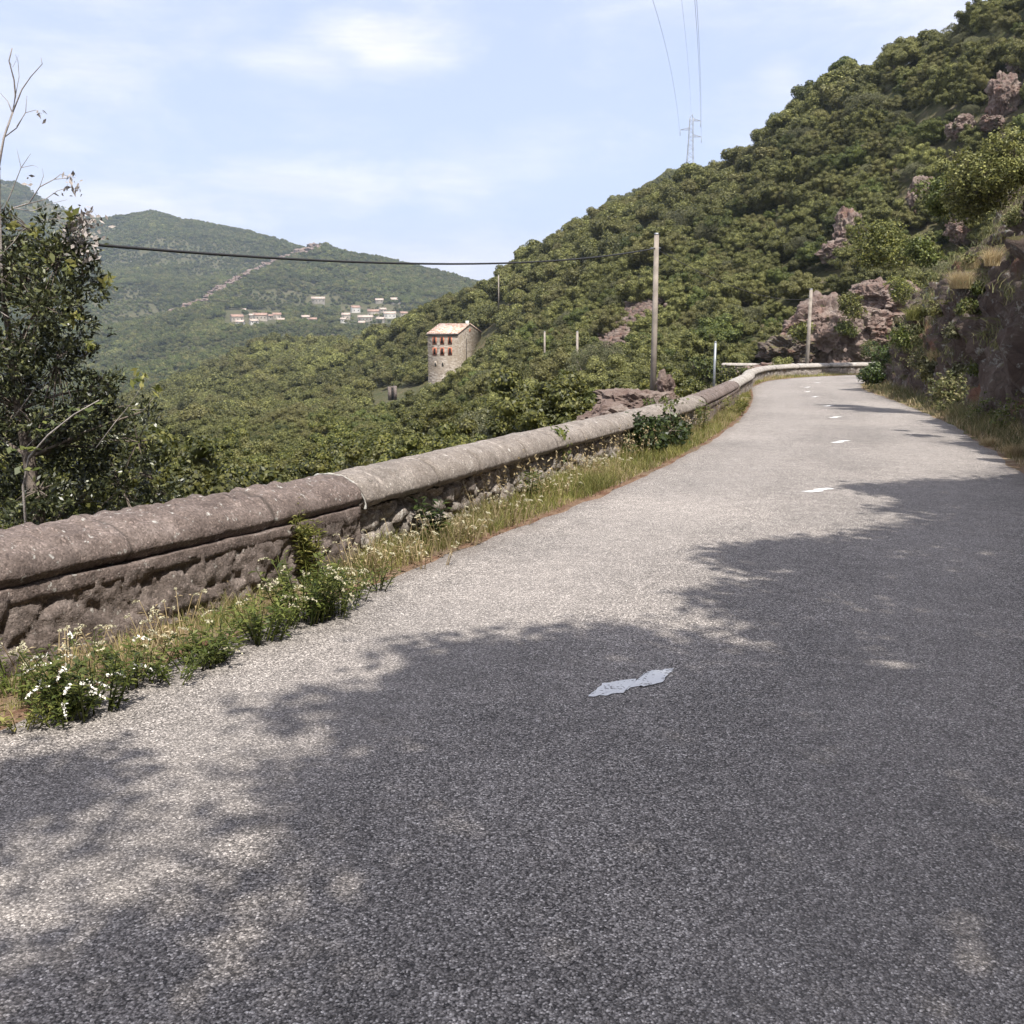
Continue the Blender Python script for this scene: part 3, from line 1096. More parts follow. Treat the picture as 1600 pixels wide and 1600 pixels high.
# gentler bank further along, with the rock standing closer at 12-22 m
for j in range(len(tt)):
    f = np.interp(XB[:, 1], [-20, 8, 12, 16, 21, 26, 32, 42, 50, 57, 62], [.8, .8, 1.2, 1.55, 1.55, 1.4, 1.3, 1.15, .95, .6, .35])
    o = oo[j]
    o_eff = np.where(XB[:, 1] > 45, np.minimum(o, np.interp(XB[:, 1], [45, 55, 62], [20, 8, 6.5])), o)
    hh2 = hh[j] * f
    B[:, j, 0] = XB[:, 0] + NB[:, 0] * o_eff
    B[:, j, 1] = XB[:, 1] + NB[:, 1] * o_eff
    B[:, j, 2] = zroad(XB[:, 1]) + hh2
Q = B.reshape(-1, 3)
wgt = np.tile(np.clip((tt - .9) / .8, 0, 1), len(sb))
warp = np.stack([fbm(Q, .9, 2, .5, 61), fbm(Q, .9, 2, .5, 62), fbm(Q, .9, 2, .5, 63)], 1)
f1, f2, cv = voro(Q * np.array([.75, .75, .5]) + warp * .4, 64)
e = np.clip((f2 - f1) / .25, 0, 1)
g1, g2, gv = voro(Q * np.array([2.1, 2.1, 1.5]) + warp * .5, 66)
d = (cv - .5) * .95 + (e - 1) * .35 + (gv - .5) * .34 + (np.clip((g2 - g1) / .2, 0, 1) - 1) * .10 + fbm(Q, 1.4, 6, .68, 65) * .26
flat = np.tile(np.interp(tt, [4.5, 7], [1, .35]), len(sb))
NB2 = np.repeat(NB, len(tt), axis=0)
Q[:, 0] -= NB2[:, 0] * d * wgt * flat * .9
Q[:, 1] -= NB2[:, 1] * d * wgt * flat * .9
Q[:, 2] += d * wgt * .35
bank = grid_mb(B[:, ::-1]).build('rock_bank', M['rock'])
tag(bank, kind='structure')
BANKP = B


def bank_point(Yc, t):
    i = int(np.argmin(np.abs(XB[:, 1] - Yc)))
    j = int(np.argmin(np.abs(tt - t)))
    return Vector(BANKP[i, j])


# ------------------------------------------------------------------ rocks
def rock(name, c, size, seed, m_, rz=0, sub=5, rough=.3, label=None, cat='rock', group=None):
    import bmesh
    bm = bmesh.new()
    bmesh.ops.create_icosphere(bm, subdivisions=sub, radius=1.0)
    V = np.array([v.co[:] for v in bm.verts])
    f1, f2, cv = voro(V * 1.6 + seed * 3.1, seed)
    g1, g2, gv = voro(V * 4.2 + seed * 1.7, seed + 2)
    d = 1 + rough * ((cv - .5) * 1.5 + (gv - .5) * .5 + fbm(V + seed, 2.2, 5, .6, seed) * .6)
    V = V * d[:, None] * np.array(size)
    for v, q in zip(bm.verts, V):
        v.co = q
    me = bpy.data.meshes.new(name)
    bm.to_mesh(me)
    bm.free()
    me.materials.append(m_)
    o = bpy.data.objects.new(name, me)
    COL.objects.link(o)
    o.location = c
    o.rotation_euler = (0, 0, rz)
    if label:
        tag(o, label, cat, group)
    return o


ro = 'rock outcrops on the hillside'
rock('rock_outcrop', at(1000, 618, 31) + Vector((0, 0, -.35)), (1.3, 1.1, .55), 3, M['pale_rock'], .5, 5, .3, 'pinkish layered rock mound behind the wall at the foot of the tall wooden pole', group=ro)
rock('rock_outcrop', at(958, 636, 29) + Vector((0, 0, -.45)), (.9, .8, .42), 4, M['pale_rock'], .9, 5, .35, 'low broken pink rock just above the wall coping, left of the pole mound', group=ro)
rock('boulder', at(1040, 604, 31.5), (.24, .3, .38), 8, M['pale_rock'], .9, 4, .35, 'small upright pale boulder right of the tall wooden pole', group=ro)
rock('rock_outcrop', at(1296, 528, 94), (3.8, 3.5, 3.5), 5, M['pale_rock'], .3, 6, .24, 'large red-brown rock outcrop behind the leaning pole at the bend', group=ro)
rock('rock_outcrop', at(1345, 515, 95), (3.0, 3, 1.9), 6, M['pale_rock'], 1.2, 6, .26, 'pale pink rock outcrop adjoining the dark bank at the bend', group=ro)
rock('rock_outcrop', at(1385, 470, 98), (3.0, 3, 1.9), 7, M['pale_rock'], 2.2, 6, .26, 'pink broken rock above the bend, beside the bank bushes', group=ro)
rock('rock_outcrop', at(1235, 550, 93), (3.0, 2, 1.6), 12, M['rock'], 2.2, 5, .33, 'low dark rock at the left end of the bend outcrop', group=ro)
for i, (px, py, sx, sz, lab) in enumerate([
        (1318, 372, 1.9, 3.0, 'narrow grey rock rib left of the round bright tree on the slope'),
        (1300, 405, 2.2, 1.8, 'grey rock rib just under the narrow one on the slope'),
        (1432, 315, 1.1, 2.6, 'thin vertical pale rock rib above the round bright tree'),
        (1492, 212, 1.8, 1.7, 'dark reddish rock block high on the slope near the right edge'),
        (1560, 165, 2.6, 3.2, 'tall pale rock face high at the right edge of the slope'),
        (1590, 110, 1.8, 2.0, 'topmost pale rock face at the right edge'),
        (1540, 205, 1.6, 1.1, 'small white rock beneath the tall pale rock face'),
        (1360, 240, 1.4, .8, 'small flat grey rock in the middle of the upper slope'),
        (1500, 370, 1.8, 2.4, 'pale rock patch between the big dark bush and the round tree')]):
    p = cast(ground, px, py + 12, 86, 260)
    rock('rock_outcrop', p + Vector((0, 0, 1.5)) - Vector((0, 1.2, 0)), (sx * .8, 1.8, sz * .72), 20 + i, M['pale_rock'], i, 5, .28, lab, group=ro)

# stuff: pale scree strip across the slope left of the pole
rg = np.random.default_rng(11)
mb = MB()
for k in range(700):
    t = rg.random()
    px = 942 + 85 * t + rg.normal(0, 8)
    py = 536 - 80 * t + rg.normal(0, 9) - 6
    Yp = cast(ground, px, py + 18, 80, 200)
    sz = rg.uniform(.10, .48)
    v = rg.normal(0, 1, (8, 3))
    base = np.array([(-1, -1, -1), (1, -1, -1), (1, 1, -1), (-1, 1, -1), (-1, -1, 1), (1, -1, 1), (1, 1, 1), (-1, 1, 1)], float)
    V = (base * np.array([1, .8, .5]) + v * .2) * sz + np.array(Yp) + np.array([0, -1.4, 1.1])
    mb.add(V, [(0, 3, 2, 1), (4, 5, 6, 7), (0, 1, 5, 4), (1, 2, 6, 5), (2, 3, 7, 6), (3, 0, 4, 7)])
tag(mb.build('scree', M['pale_rock']), 'pale scree strip on the wooded slope left of the pole', 'scree', kind='stuff')
BARE = [(936, 552, 1024, 464, 19)]

# ------------------------------------------------------------------ crowns
def unit(v):
    return v / (np.linalg.norm(v, axis=1)[:, None] + 1e-9)


def leaf_quads(C, Nn, size, rg, asp=1.6, jitter=.7):
    n = len(C)
    nn = unit(Nn + rg.normal(0, jitter, (n, 3)))
    a = unit(np.cross(nn, rg.normal(0, 1, (n, 3))))
    b = np.cross(nn, a)
    sz = size * rg.uniform(.6, 1.35, n)[:, None]
    L = a * sz * asp * .5
    Wd = b * sz * .5
    V = np.stack([C - L, C - Wd * .9 + nn * sz * .08, C + L, C + Wd * .9 + nn * sz * .08], 1)
    return V


def crown_mb(seed, blobs, brad, n, size, H=.85, fill=True, jitter=.7, spread=.62, asp=1.5):
    rg = np.random.default_rng(seed)
    cs, rs = [], []
    for k in range(blobs):
        d = rg.normal(0, 1, 3)
        d /= np.linalg.norm(d)
        if d[2] < -.35:
            d[2] *= -.6
        r_ = spread * rg.uniform(.45, 1.08)
        cs.append(d * r_ * np.array([1, 1, H]))
        rs.append(brad * rg.uniform(.65, 1.25))
    cs.append(np.zeros(3))
    rs.append(.5)
    cs, rs = np.array(cs), np.array(rs)
    pick = rg.choice(len(rs), n * 2, p=rs ** 2 / (rs ** 2).sum())
    d = unit(rg.normal(0, 1, (n * 2, 3)))
    d[:, 2] = np.abs(d[:, 2]) * np.where(rg.random(n * 2) < .25, -1, 1)
    lump = 1 + .16 * vnoise(d * 3 + pick[:, None] * 7.1, seed)
    C = cs[pick] + d * (rs[pick] * lump * rg.uniform(.86, 1.1, n * 2))[:, None] * np.array([1, 1, .85])
    keep = np.ones(len(C), bool)
    for c, r_ in zip(cs, rs):
        keep &= np.linalg.norm(C - c, axis=1) > r_ * .74
    C, d = C[keep][:n], d[keep][:n]
    mb = MB()
    mb.quads(leaf_quads(C, d + np.array([0, 0, .35]), size, rg, asp, jitter))
    if fill:
        import bmesh
        for c, r_ in zip(cs, rs):
            bm = bmesh.new()
            bmesh.ops.create_icosphere(bm, subdivisions=2, radius=1)
            V = np.array([v.co[:] for v in bm.verts])
            Fc = np.array([[v.index for v in f.verts] + [f.verts[-1].index] for f in bm.faces])
            bm.free()
            V = V * (1 + .2 * vnoise(V * 2.4 + c, seed))[:, None] * r_ * .70 * np.array([1, 1, .85]) + c
            mb.add(V, Fc)
    return mb


def trunk_mb(seed, h=1.5, r=.07):
    rg = random.Random(seed)
    mb = MB()
    pts = [Vector((rg.uniform(-.05, .05), rg.uniform(-.05, .05), -h + k * (h / 4))) for k in range(5)]
    mb.tube(pts, [r, r * .85, r * .7, r * .55, r * .4], 6)
    for k in range(4):
        a = rg.uniform(0, 6.28)
        mb.tube([pts[2], pts[3] + Vector((math.cos(a) * .2, math.sin(a) * .2, .1)), pts[4] + Vector((math.cos(a) * .5, math.sin(a) * .5, rg.uniform(0, .3)))], [r * .5, r * .35, r * .15], 5)
    return mb


FARP = [crown_mb(100 + k, 20 + k % 4, .30, 2300, .075, H=.75 + .1 * (k % 3)).mesh('foliage', None) for k in range(6)]
NEARP = [crown_mb(200 + k, 58, .175, 12000, .036, H=.8 + .1 * k, spread=.86, jitter=.65).mesh('foliage', None) for k in range(5)]
GREYP = [crown_mb(300 + k, 34, .24, 9000, .026, H=.9, fill=False, spread=.75, jitter=1.2).mesh('foliage', None) for k in range(2)]
TR = [trunk_mb(40 + k).mesh('trunk', M['bark'], True) for k in range(3)]


def with_mat(me, m_):
    c = me.copy()
    c.materials.clear()
    c.materials.append(m_)
    return c


PROTO = {
    'far': [with_mat(m_, M['holm']) for m_ in FARP],
    'near': [with_mat(m_, M['holm_near']) for m_ in NEARP],
    'hill': [with_mat(m_, M['holm']) for m_ in NEARP],
    'green': [with_mat(m_, M['green']) for m_ in FARP[:3]],
    'greennear': [with_mat(m_, M['green']) for m_ in NEARP],
    'grey': [with_mat(m_, M['grey_tree']) for m_ in GREYP],
}


def tree_obj(kind, k, loc, scale, label, group, name='evergreen_tree', cat='tree', trunk=True, rz=None, sz=1.0):
    """a tree: foliage carried by the top-level object's crown child"""
    rr = random.Random(int(abs(loc[0]) * 131 + abs(loc[1]) * 17) + k)
    root = bpy.data.objects.new(name, None)
    root.empty_display_size = .3
    COL.objects.link(root)
    root.location = loc
    root.scale = (scale, scale, scale * sz)
    root.rotation_euler = (rr.uniform(-.12, .12), rr.uniform(-.12, .12), rr.uniform(0, 6.28) if rz is None else rz)
    tag(root, label, cat, group)
    c = bpy.data.objects.new('crown', PROTO[kind][k % len(PROTO[kind])])
    COL.objects.link(c)
    c.parent = root
    if trunk:
        t = bpy.data.objects.new('trunk', TR[k % 3])
        COL.objects.link(t)
        t.parent = root
    return root, c


# visibility bound along each direction
vu = np.linspace(-.62, .62, 140)
vy = np.exp(np.linspace(math.log(15), math.log(740), 240))
VU, VY = np.meshgrid(vu, vy, indexing='ij')
vz = ground((VU * VY).ravel(), VY.ravel()).reshape(VU.shape)
VT = np.maximum.accumulate((vz + 2.0 - EYE) / VY, axis=1)


def visible(X, Y, top):
    ui = np.clip(((X / Y) - vu[0]) / (vu[1] - vu[0]), 0, len(vu) - 1).astype(int)
    yi = np.clip((np.log(Y) - math.log(15)) / (math.log(740) - math.log(15)) * (len(vy) - 1) - 2, 0, len(vy) - 1).astype(int)
    return (top - EYE) / Y > VT[ui, yi]


def toimg(X, Y, Z):
    z = Z - EYE
    fwd = Y * math.cos(PITCH) - z * math.sin(PITCH)
    up = Y * math.sin(PITCH) + z * math.cos(PITCH)
    return 800 + F * X / fwd, 800 - F * up / fwd


rg = np.random.default_rng(77)
cand = []
for (ya, yb, sp) in ((16, 75, 2.1), (75, 150, 2.45), (150, 330, 3.0), (330, 640, 4.3)):
    area = .5 * 1.26 * (yb ** 2 - ya ** 2)
    n = int(area / sp ** 2 * 2.6)
    Yr = np.sqrt(rg.uniform(ya ** 2, yb ** 2, n))
    Xr = rg.uniform(-.63, .60, n) * Yr
    # cell thinning for even spacing
    key = {}
    for x, y in zip(Xr, Yr):
        kx, ky = int(math.floor(x / sp)), int(math.floor(y / sp))
        if (kx, ky) in key:
            continue
        key[(kx, ky)] = (x, y, sp)
    cand += list(key.values())
cand = np.array(cand)
X_, Y_, SP = cand.T
Z_ = ground(X_, Y_)
dw = wall_dist(X_, Y_)
ok = visible(X_, Y_, Z_ + 4.5)
ok &= (dw > 3.2) | (Y_ > 80)
# the near trees on the valley side must stay below the sight line over the wall
IX, IY = toimg(X_, Y_, Z_ + 2.5)
# far road bench, mill and hut clearings, bare strips
ok &= ~((X_ > 13) & (Y_ > 82) & (Y_ < 93))
ok &= ~((IX > 1240) & (IX < 1420) & (IY > 440) & (IY < 590))
ok &= ~((np.abs(X_ + 12.5) < 7.3) & (Y_ > 200) & (Y_ < 219))
ok &= ~((IX > 712) & (IX < 768) & (IY > 500) & (IY < 604 - (IX - 690) * .95) & (Y_ > 120) & (Y_ < 212))
ok &= ~((IX > 655) & (IX < 735) & (IY > 512) & (IY < 604) & (Y_ > 120) & (Y_ < 212))
ok &= ~((IX > 570) & (IX < 650) & (IY > 590) & (IY < 640) & (Y_ > 100))
for (xa, ya, xb, yb, wd) in BARE:
    d = np.array([xb - xa, yb - ya], float)
    L = np.linalg.norm(d)
    d /= L
    t = (IX - xa) * d[0] + (IY - ya) * d[1]
    nn = np.abs((IX - xa) * d[1] - (IY - ya) * d[0])
    ok &= ~((t > 0) & (t < L) & (nn < wd))
for (cx, cy, rr_) in ((1316, 378, 22), (1300, 405, 20), (1432, 310, 14), (1492, 212, 20), (1562, 160, 34), (1588, 110, 20), (1430, 350, 18)):
    ok &= ~(((IX - cx) ** 2 + (IY - cy) ** 2 < rr_ ** 2) & (rg.random(len(IX)) < .85))
ok &= rg.random(len(IX)) > .05
X_, Y_, Z_, SP, IX, IY = (a[ok] for a in (X_, Y_, Z_, SP, IX, IY))
SC = SP * rg.uniform(.42, 1.05, len(SP)) * np.where(rg.random(len(SP)) < .12, 1.3, 1.0)
SC = np.where(Y_ < 75, SC * .9, SC)
inframe = (IX > -60) & (IX < 1660) & (IY > -120)
size = np.where(inframe, SC / Y_, 0)
order = np.argsort(-size)
N_IND = 285
ind = order[:N_IND]
rest = order[N_IND:]
anchors = {}
tree_specs = []
for q, i in enumerate(ind):
    x, y, z, sc = X_[i], Y_[i], Z_[i], SC[i]
    px, py = IX[i], IY[i]
    r_ = rg.random()
    if y < 60:
        if px > 740:
            kind = 'grey' if r_ < .55 else 'near'
            lab, grp = ('loose grey-green shrubby tree just beyond the wall below the pole', 'grey-green trees beyond the wall') if kind == 'grey' else ('leafy olive-green tree just beyond the grey wall, right of centre', 'olive trees beyond the grey wall')
        else:
            kind = 'near' if r_ < .8 else 'greennear'
            lab, grp = ('bright yellow-green bushy tree on the slope directly below the near wall', 'bright trees below the near wall') if kind == 'near' else ('fresh green bushy tree on the slope directly below the near wall', 'fresh green trees below the near wall')
    elif px > 1100:
        kind = 'hill' if r_ < .86 else 'greennear'
        lab, grp = ('evergreen oak crown on the steep wooded slope above the bend', 'evergreen oaks on the steep slope above the bend') if kind == 'hill' else ('fresher green broadleaf crown among the oaks on the steep slope above the bend', 'greener crowns on the steep slope above the bend')
    elif px > 760:
        kind = 'hill' if r_ < .82 else 'greennear' if r_ < .92 else 'grey'
        lab, grp = {'hill': ('evergreen oak crown on the wooded slope behind the tall wooden pole', 'evergreen oaks on the slope behind the pole'),
                    'greennear': ('fresher green crown among the oaks on the slope behind the tall wooden pole', 'greener crowns behind the pole'),
                    'grey': ('thin grey-green crown among the oaks on the slope behind the tall wooden pole', 'grey-green crowns behind the pole')}[kind]
    else:
        kind = 'near' if r_ < .7 else 'hill'
        lab, grp = ('light olive tree crown in the wood between the near wall and the stone mill', 'light trees between wall and mill') if kind == 'near' else ('darker olive tree crown in the wood between the near wall and the stone mill', 'darker trees between wall and mill')
    tree_specs.append((kind, q, (x, y, z + sc * (.72 if kind != 'grey' else 1.0)), sc, lab, grp))
for sp_ in tree_specs:
    root, c = tree_obj(*sp_)
    anchors.setdefault(sp_[0], []).append(c)


# instanced stuff: every mesh used is that of a real tree standing in the scene
def wood(name, pts, scl, rot, objs, label, zs=None):
    me = bpy.data.meshes.new(name)
    me.vertices.add(len(pts))
    me.vertices.foreach_set('co', np.asarray(pts, np.float32).reshape(-1))
    a = me.attributes.new('scl', 'FLOAT', 'POINT')
    a.data.foreach_set('value', np.asarray(scl, np.float32))
    a = me.attributes.new('rot', 'FLOAT_VECTOR', 'POINT')
    a.data.foreach_set('vector', np.asarray(rot, np.float32).reshape(-1))
    a = me.attributes.new('pick', 'INT', 'POINT')
    a.data.foreach_set('value', np.asarray([(i * 7919) % 9973 for i in range(len(pts))], np.int32))
    o = bpy.data.objects.new(name, me)
    COL.objects.link(o)
    ng = bpy.data.node_groups.new(name + '_nodes', 'GeometryNodeTree')
    ng.interface.new_socket('Geometry', in_out='INPUT', socket_type='NodeSocketGeometry')
    ng.interface.new_socket('Geometry', in_out='OUTPUT', socket_type='NodeSocketGeometry')
    gi = ng.nodes.new('NodeGroupInput')
    go = ng.nodes.new('NodeGroupOutput')
    jn = ng.nodes.new('GeometryNodeJoinGeometry')
    for ob in objs:
        oi = ng.nodes.new('GeometryNodeObjectInfo')
        oi.inputs['Object'].default_value = ob
        oi.inputs['As Instance'].default_value = True
        oi.transform_space = 'ORIGINAL'
        ng.links.new(oi.outputs['Geometry'], jn.inputs[0])
    ip = ng.nodes.new('GeometryNodeInstanceOnPoints')
    ip.inputs['Pick Instance'].default_value = True
    ng.links.new(gi.outputs[0], ip.inputs['Points'])
    ng.links.new(jn.outputs[0], ip.inputs['Instance'])
    for nm, ty, sock in (('scl', 'FLOAT', 'Scale'), ('rot', 'FLOAT_VECTOR', 'Rotation'), ('pick', 'INT', 'Instance Index')):
        na = ng.nodes.new('GeometryNodeInputNamedAttribute')
        na.data_type = ty
        na.inputs[0].default_value = nm
        ng.links.new(na.outputs[0], ip.inputs[sock])
    ng.links.new(ip.outputs[0], go.inputs[0])
    md = o.modifiers.new('trees', 'NODES')
    md.node_group = ng
    tag(o, label, 'woodland', kind='stuff')
    return o


# a few ordinary individual trees on the far crest, also the source of the small crowns
crest = []
for k, (px, py, dy, sc, kd, lab) in enumerate([
        (1151, 200, 0, 3.2, 'far', 'round dark tree standing out on the skyline right of the pylon'),
        (1210, 172, 4, 2.6, 'green', 'green tree on the skyline ridge second right of the pylon'),
        (1260, 118, 0, 3.4, 'green', 'broad green tree on the upper skyline ridge'),
        (1320, 98, 6, 3.4, 'green', 'tall green tree on the skyline beside the broad one'),
        (1400, 60, 0, 3.0, 'far', 'dark rounded tree on the skyline near the top of the picture'),
        (1452, 22, 0, 3.0, 'far', 'highest dark tree on the skyline near the top edge'),
        (1095, 258, 0, 2.4, 'far', 'small dark tree on the skyline just right of the pylon foot'),
        (1015, 285, 0, 2.6, 'far', 'small dark tree on the skyline left of the pylon'),
        (880, 362, 0, 2.6, 'far', 'rounded olive tree on the lower skyline above the mill')]):
    a, b = pix(px, py + 14)
    best = None
    Ys = np.arange(100, 300, 1.0)
    el = (ground(a * Ys, Ys) + 3.4 - EYE) / Ys
    Yc = Ys[int(np.argmax(el))]
    p = Vector((a * Yc, Yc, float(ground(a * Yc, Yc)[0])))
    zt = EYE + pix(px, py)[1] * Yc - sc * .9
    root, c = tree_obj(kd, k, (p.x, p.y, min(max(zt, p.z + sc * .6), p.z + sc * 1.0)), sc, lab, 'skyline trees')
    crest.append((kd, c))
far_objs = [c for kd, c in crest if kd == 'far']
green_objs = [c for kd, c in crest if kd == 'green']
hill_objs = anchors.get('hill', [])[:10] + anchors.get('greennear', [])[:2] + anchors.get('grey', [])[:1]

g = rest
rot = np.stack([rg.uniform(-.2, .2, len(g)), rg.uniform(-.2, .2, len(g)), rg.uniform(0, 6.28, len(g))], 1)
isnear = Y_[g] < 170
for nm, mk, objs, lab in (('woodland', isnear, hill_objs, 'mass of evergreen oak crowns covering the nearer hillside'),
                          ('far_woodland', ~isnear, far_objs, 'mass of evergreen oak crowns covering the ridge behind the mill')):
    gg = g[mk]
    wood(nm, np.stack([X_[gg], Y_[gg], Z_[gg] + SC[gg] * .70], 1), SC[gg], rot[mk], objs, lab)

# mountain woods
n = 90000
Ym = np.sqrt(rg.uniform(690 ** 2, 2420 ** 2, n))
Um = rg.uniform(-.56, .06, n)
Xm = Um * Ym
Zm = far_ground(Xm, Ym)
vy2 = np.exp(np.linspace(math.log(650), math.log(2450), 160))
vu2 = np.linspace(-.58, .08, 90)
A_, B_ = np.meshgrid(vu2, vy2, indexing='ij')
vz2 = far_ground((A_ * B_).ravel(), B_.ravel()).reshape(A_.shape)
VT2 = np.maximum.accumulate((vz2 + 1 - EYE) / B_, axis=1)
ui = np.clip((Um - vu2[0]) / (vu2[1] - vu2[0]), 0, 89).astype(int)
yi = np.clip((np.log(Ym) - math.log(650)) / (math.log(2450) - math.log(650)) * 159 - 1, 0, 159).astype(int)
ok = (Zm + 7 - EYE) / Ym > VT2[ui, yi]
pxm, pym = toimg(Xm, Ym, Zm)
# village clearings, bare patches high up
Pm = np.stack([Xm, Ym, Xm * 0], 1)
pat = fbm(Pm, 1 / 140.0, 4, .6, 91)
thin = np.clip((pat - .30) * 3, 0, .55) + np.clip((Ym - 2000) / 700, 0, .35) * (pxm < 620)
ok &= rg.random(n) > thin
ok &= ~((pxm > 350) & (pxm < 445) & (pym > 484) & (pym < 516) & (rg.random(n) < .97))
ok &= ~((pxm > 465) & (pxm < 500) & (pym > 490) & (pym < 508) & (rg.random(n) < .9))
ok &= ~((pxm > 530) & (pxm < 635) & (pym > 476) & (pym < 512) & (rg.random(n) < .9))
ok &= ~((pxm > 485) & (pxm < 515) & (pym > 462) & (pym < 476) & (rg.random(n) < .9))
SPINE = [(510, 385), (480, 393), (455, 402), (430, 410), (400, 425), (375, 437), (350, 452), (325, 466), (298, 480), (262, 492)]
for (sa, sb2) in zip(SPINE, SPINE[1:]):
    d = np.array([sb2[0] - sa[0], sb2[1] - sa[1]], float)
    L = np.linalg.norm(d)
    d /= L
    t = (pxm - sa[0]) * d[0] + (pym - sa[1]) * d[1]
    nn = np.abs((pxm - sa[0]) * d[1] - (pym - sa[1]) * d[0])
    ok &= ~((t > 0) & (t < L) & (nn < 6) & (rg.random(n) < .8))
Xm, Ym, Zm, pat = Xm[ok], Ym[ok], Zm[ok], pat[ok]
SM = rg.uniform(2.2, 6.2, len(Xm)) * np.interp(Ym, [700, 1200, 2400], [.9, 1.1, 1.15]) * np.where(pat > .1, .62, 1.0)
rot = np.stack([rg.uniform(-.2, .2, len(Xm)), rg.uniform(-.2, .2, len(Xm)), rg.uniform(0, 6.28, len(Xm))], 1)
gm = rg.random(len(Xm)) < .45
wood('mountain_woodland', np.stack([Xm, Ym, Zm + SM * .7], 1)[~gm], SM[~gm], rot[~gm], far_objs + green_objs, 'distant dark woodland covering the mountain across the valley')
wood('mountain_scrub', np.stack([Xm, Ym, Zm + SM * .7], 1)[gm], SM[gm] * .85, rot[gm], green_objs, 'distant green woodland on the mountain across the valley')

# rocky spine down the mountain
rgs = random.Random(9)
k = 0
for (sa, sb2) in zip(SPINE, SPINE[1:]):
    for t in np.linspace(0, 1, 4, endpoint=False):
        px = sa[0] + (sb2[0] - sa[0]) * t + rgs.uniform(-3, 3)
        py = sa[1] + (sb2[1] - sa[1]) * t + rgs.uniform(-2, 2)
        p = cast(far_ground, px, py + 2, 1100, 2300)
        sz = rgs.uniform(5, 10) * (1.25 if px > 470 else .8 if px > 330 else .55)
        rock('crag', p + Vector((0, -4, 3.0)), (sz * 1.3, sz, sz * rgs.uniform(.45, .85)), 60 + k, M['pale_rock'], rgs.uniform(0, 3), 3, .4,
             'grey crag in the rocky spine running down the mountain', 'rock', 'crags of the mountain spine')
        k += 1

# ------------------------------------------------------------------ village
def house(loc, wd, dp, h, rz, wallm, roofm, label, kind=0):
    root = empty('village_house', loc, rz)
    tag(root, label, 'house', 'houses of the distant village')
    mb = MB()
    x, y = wd / 2, dp / 2
    rh = dp * .30
    v = [(-x, -y, -4), (x, -y, -4), (x, y, -4), (-x, y, -4), (-x, -y, h), (x, -y, h), (x, y, h), (-x, y, h), (-x, 0, h + rh), (x, 0, h + rh)]
    mb.add(v, [(0, 1, 5, 4), (2, 3, 7, 6), (1, 2, 6, 5), (3, 0, 4, 7), (5, 6, 9, 9), (7, 4, 8, 8)])
    mb.build('wall', wallm, root)
    mb = MB()
    e = .5
    for s_ in (-1, 1):
        a = [(-x - e, s_ * (y + e), h - .15), (x + e, s_ * (y + e), h - .15), (x + e, 0, h + rh + .15), (-x - e, 0, h + rh + .15)]
        b = [(q[0], q[1], q[2] + .3) for q in a]
        mb.add(a + b, [(0, 3, 2, 1), (4, 5, 6, 7), (0, 1, 5, 4), (1, 2, 6, 5), (2, 3, 7, 6), (3, 0, 4, 7)])
    mb.build('roof', roofm, root)
    nw = max(1, int(wd / 4))
    fl = max(1, int(h / 3.0))
    for f_ in range(fl):
        for i in range(nw):
            cx = -x + wd * (i + .5) / nw
            mb = MB()
            z0 = 1.0 + f_ * 3.0
            if z0 + 1.4 > h:
                continue
            mb.box(cx - .55, cx + .55, -y - .06, -y + .1, z0, z0 + 1.5)
            mb.build('window', M['hole'], root)
    return root


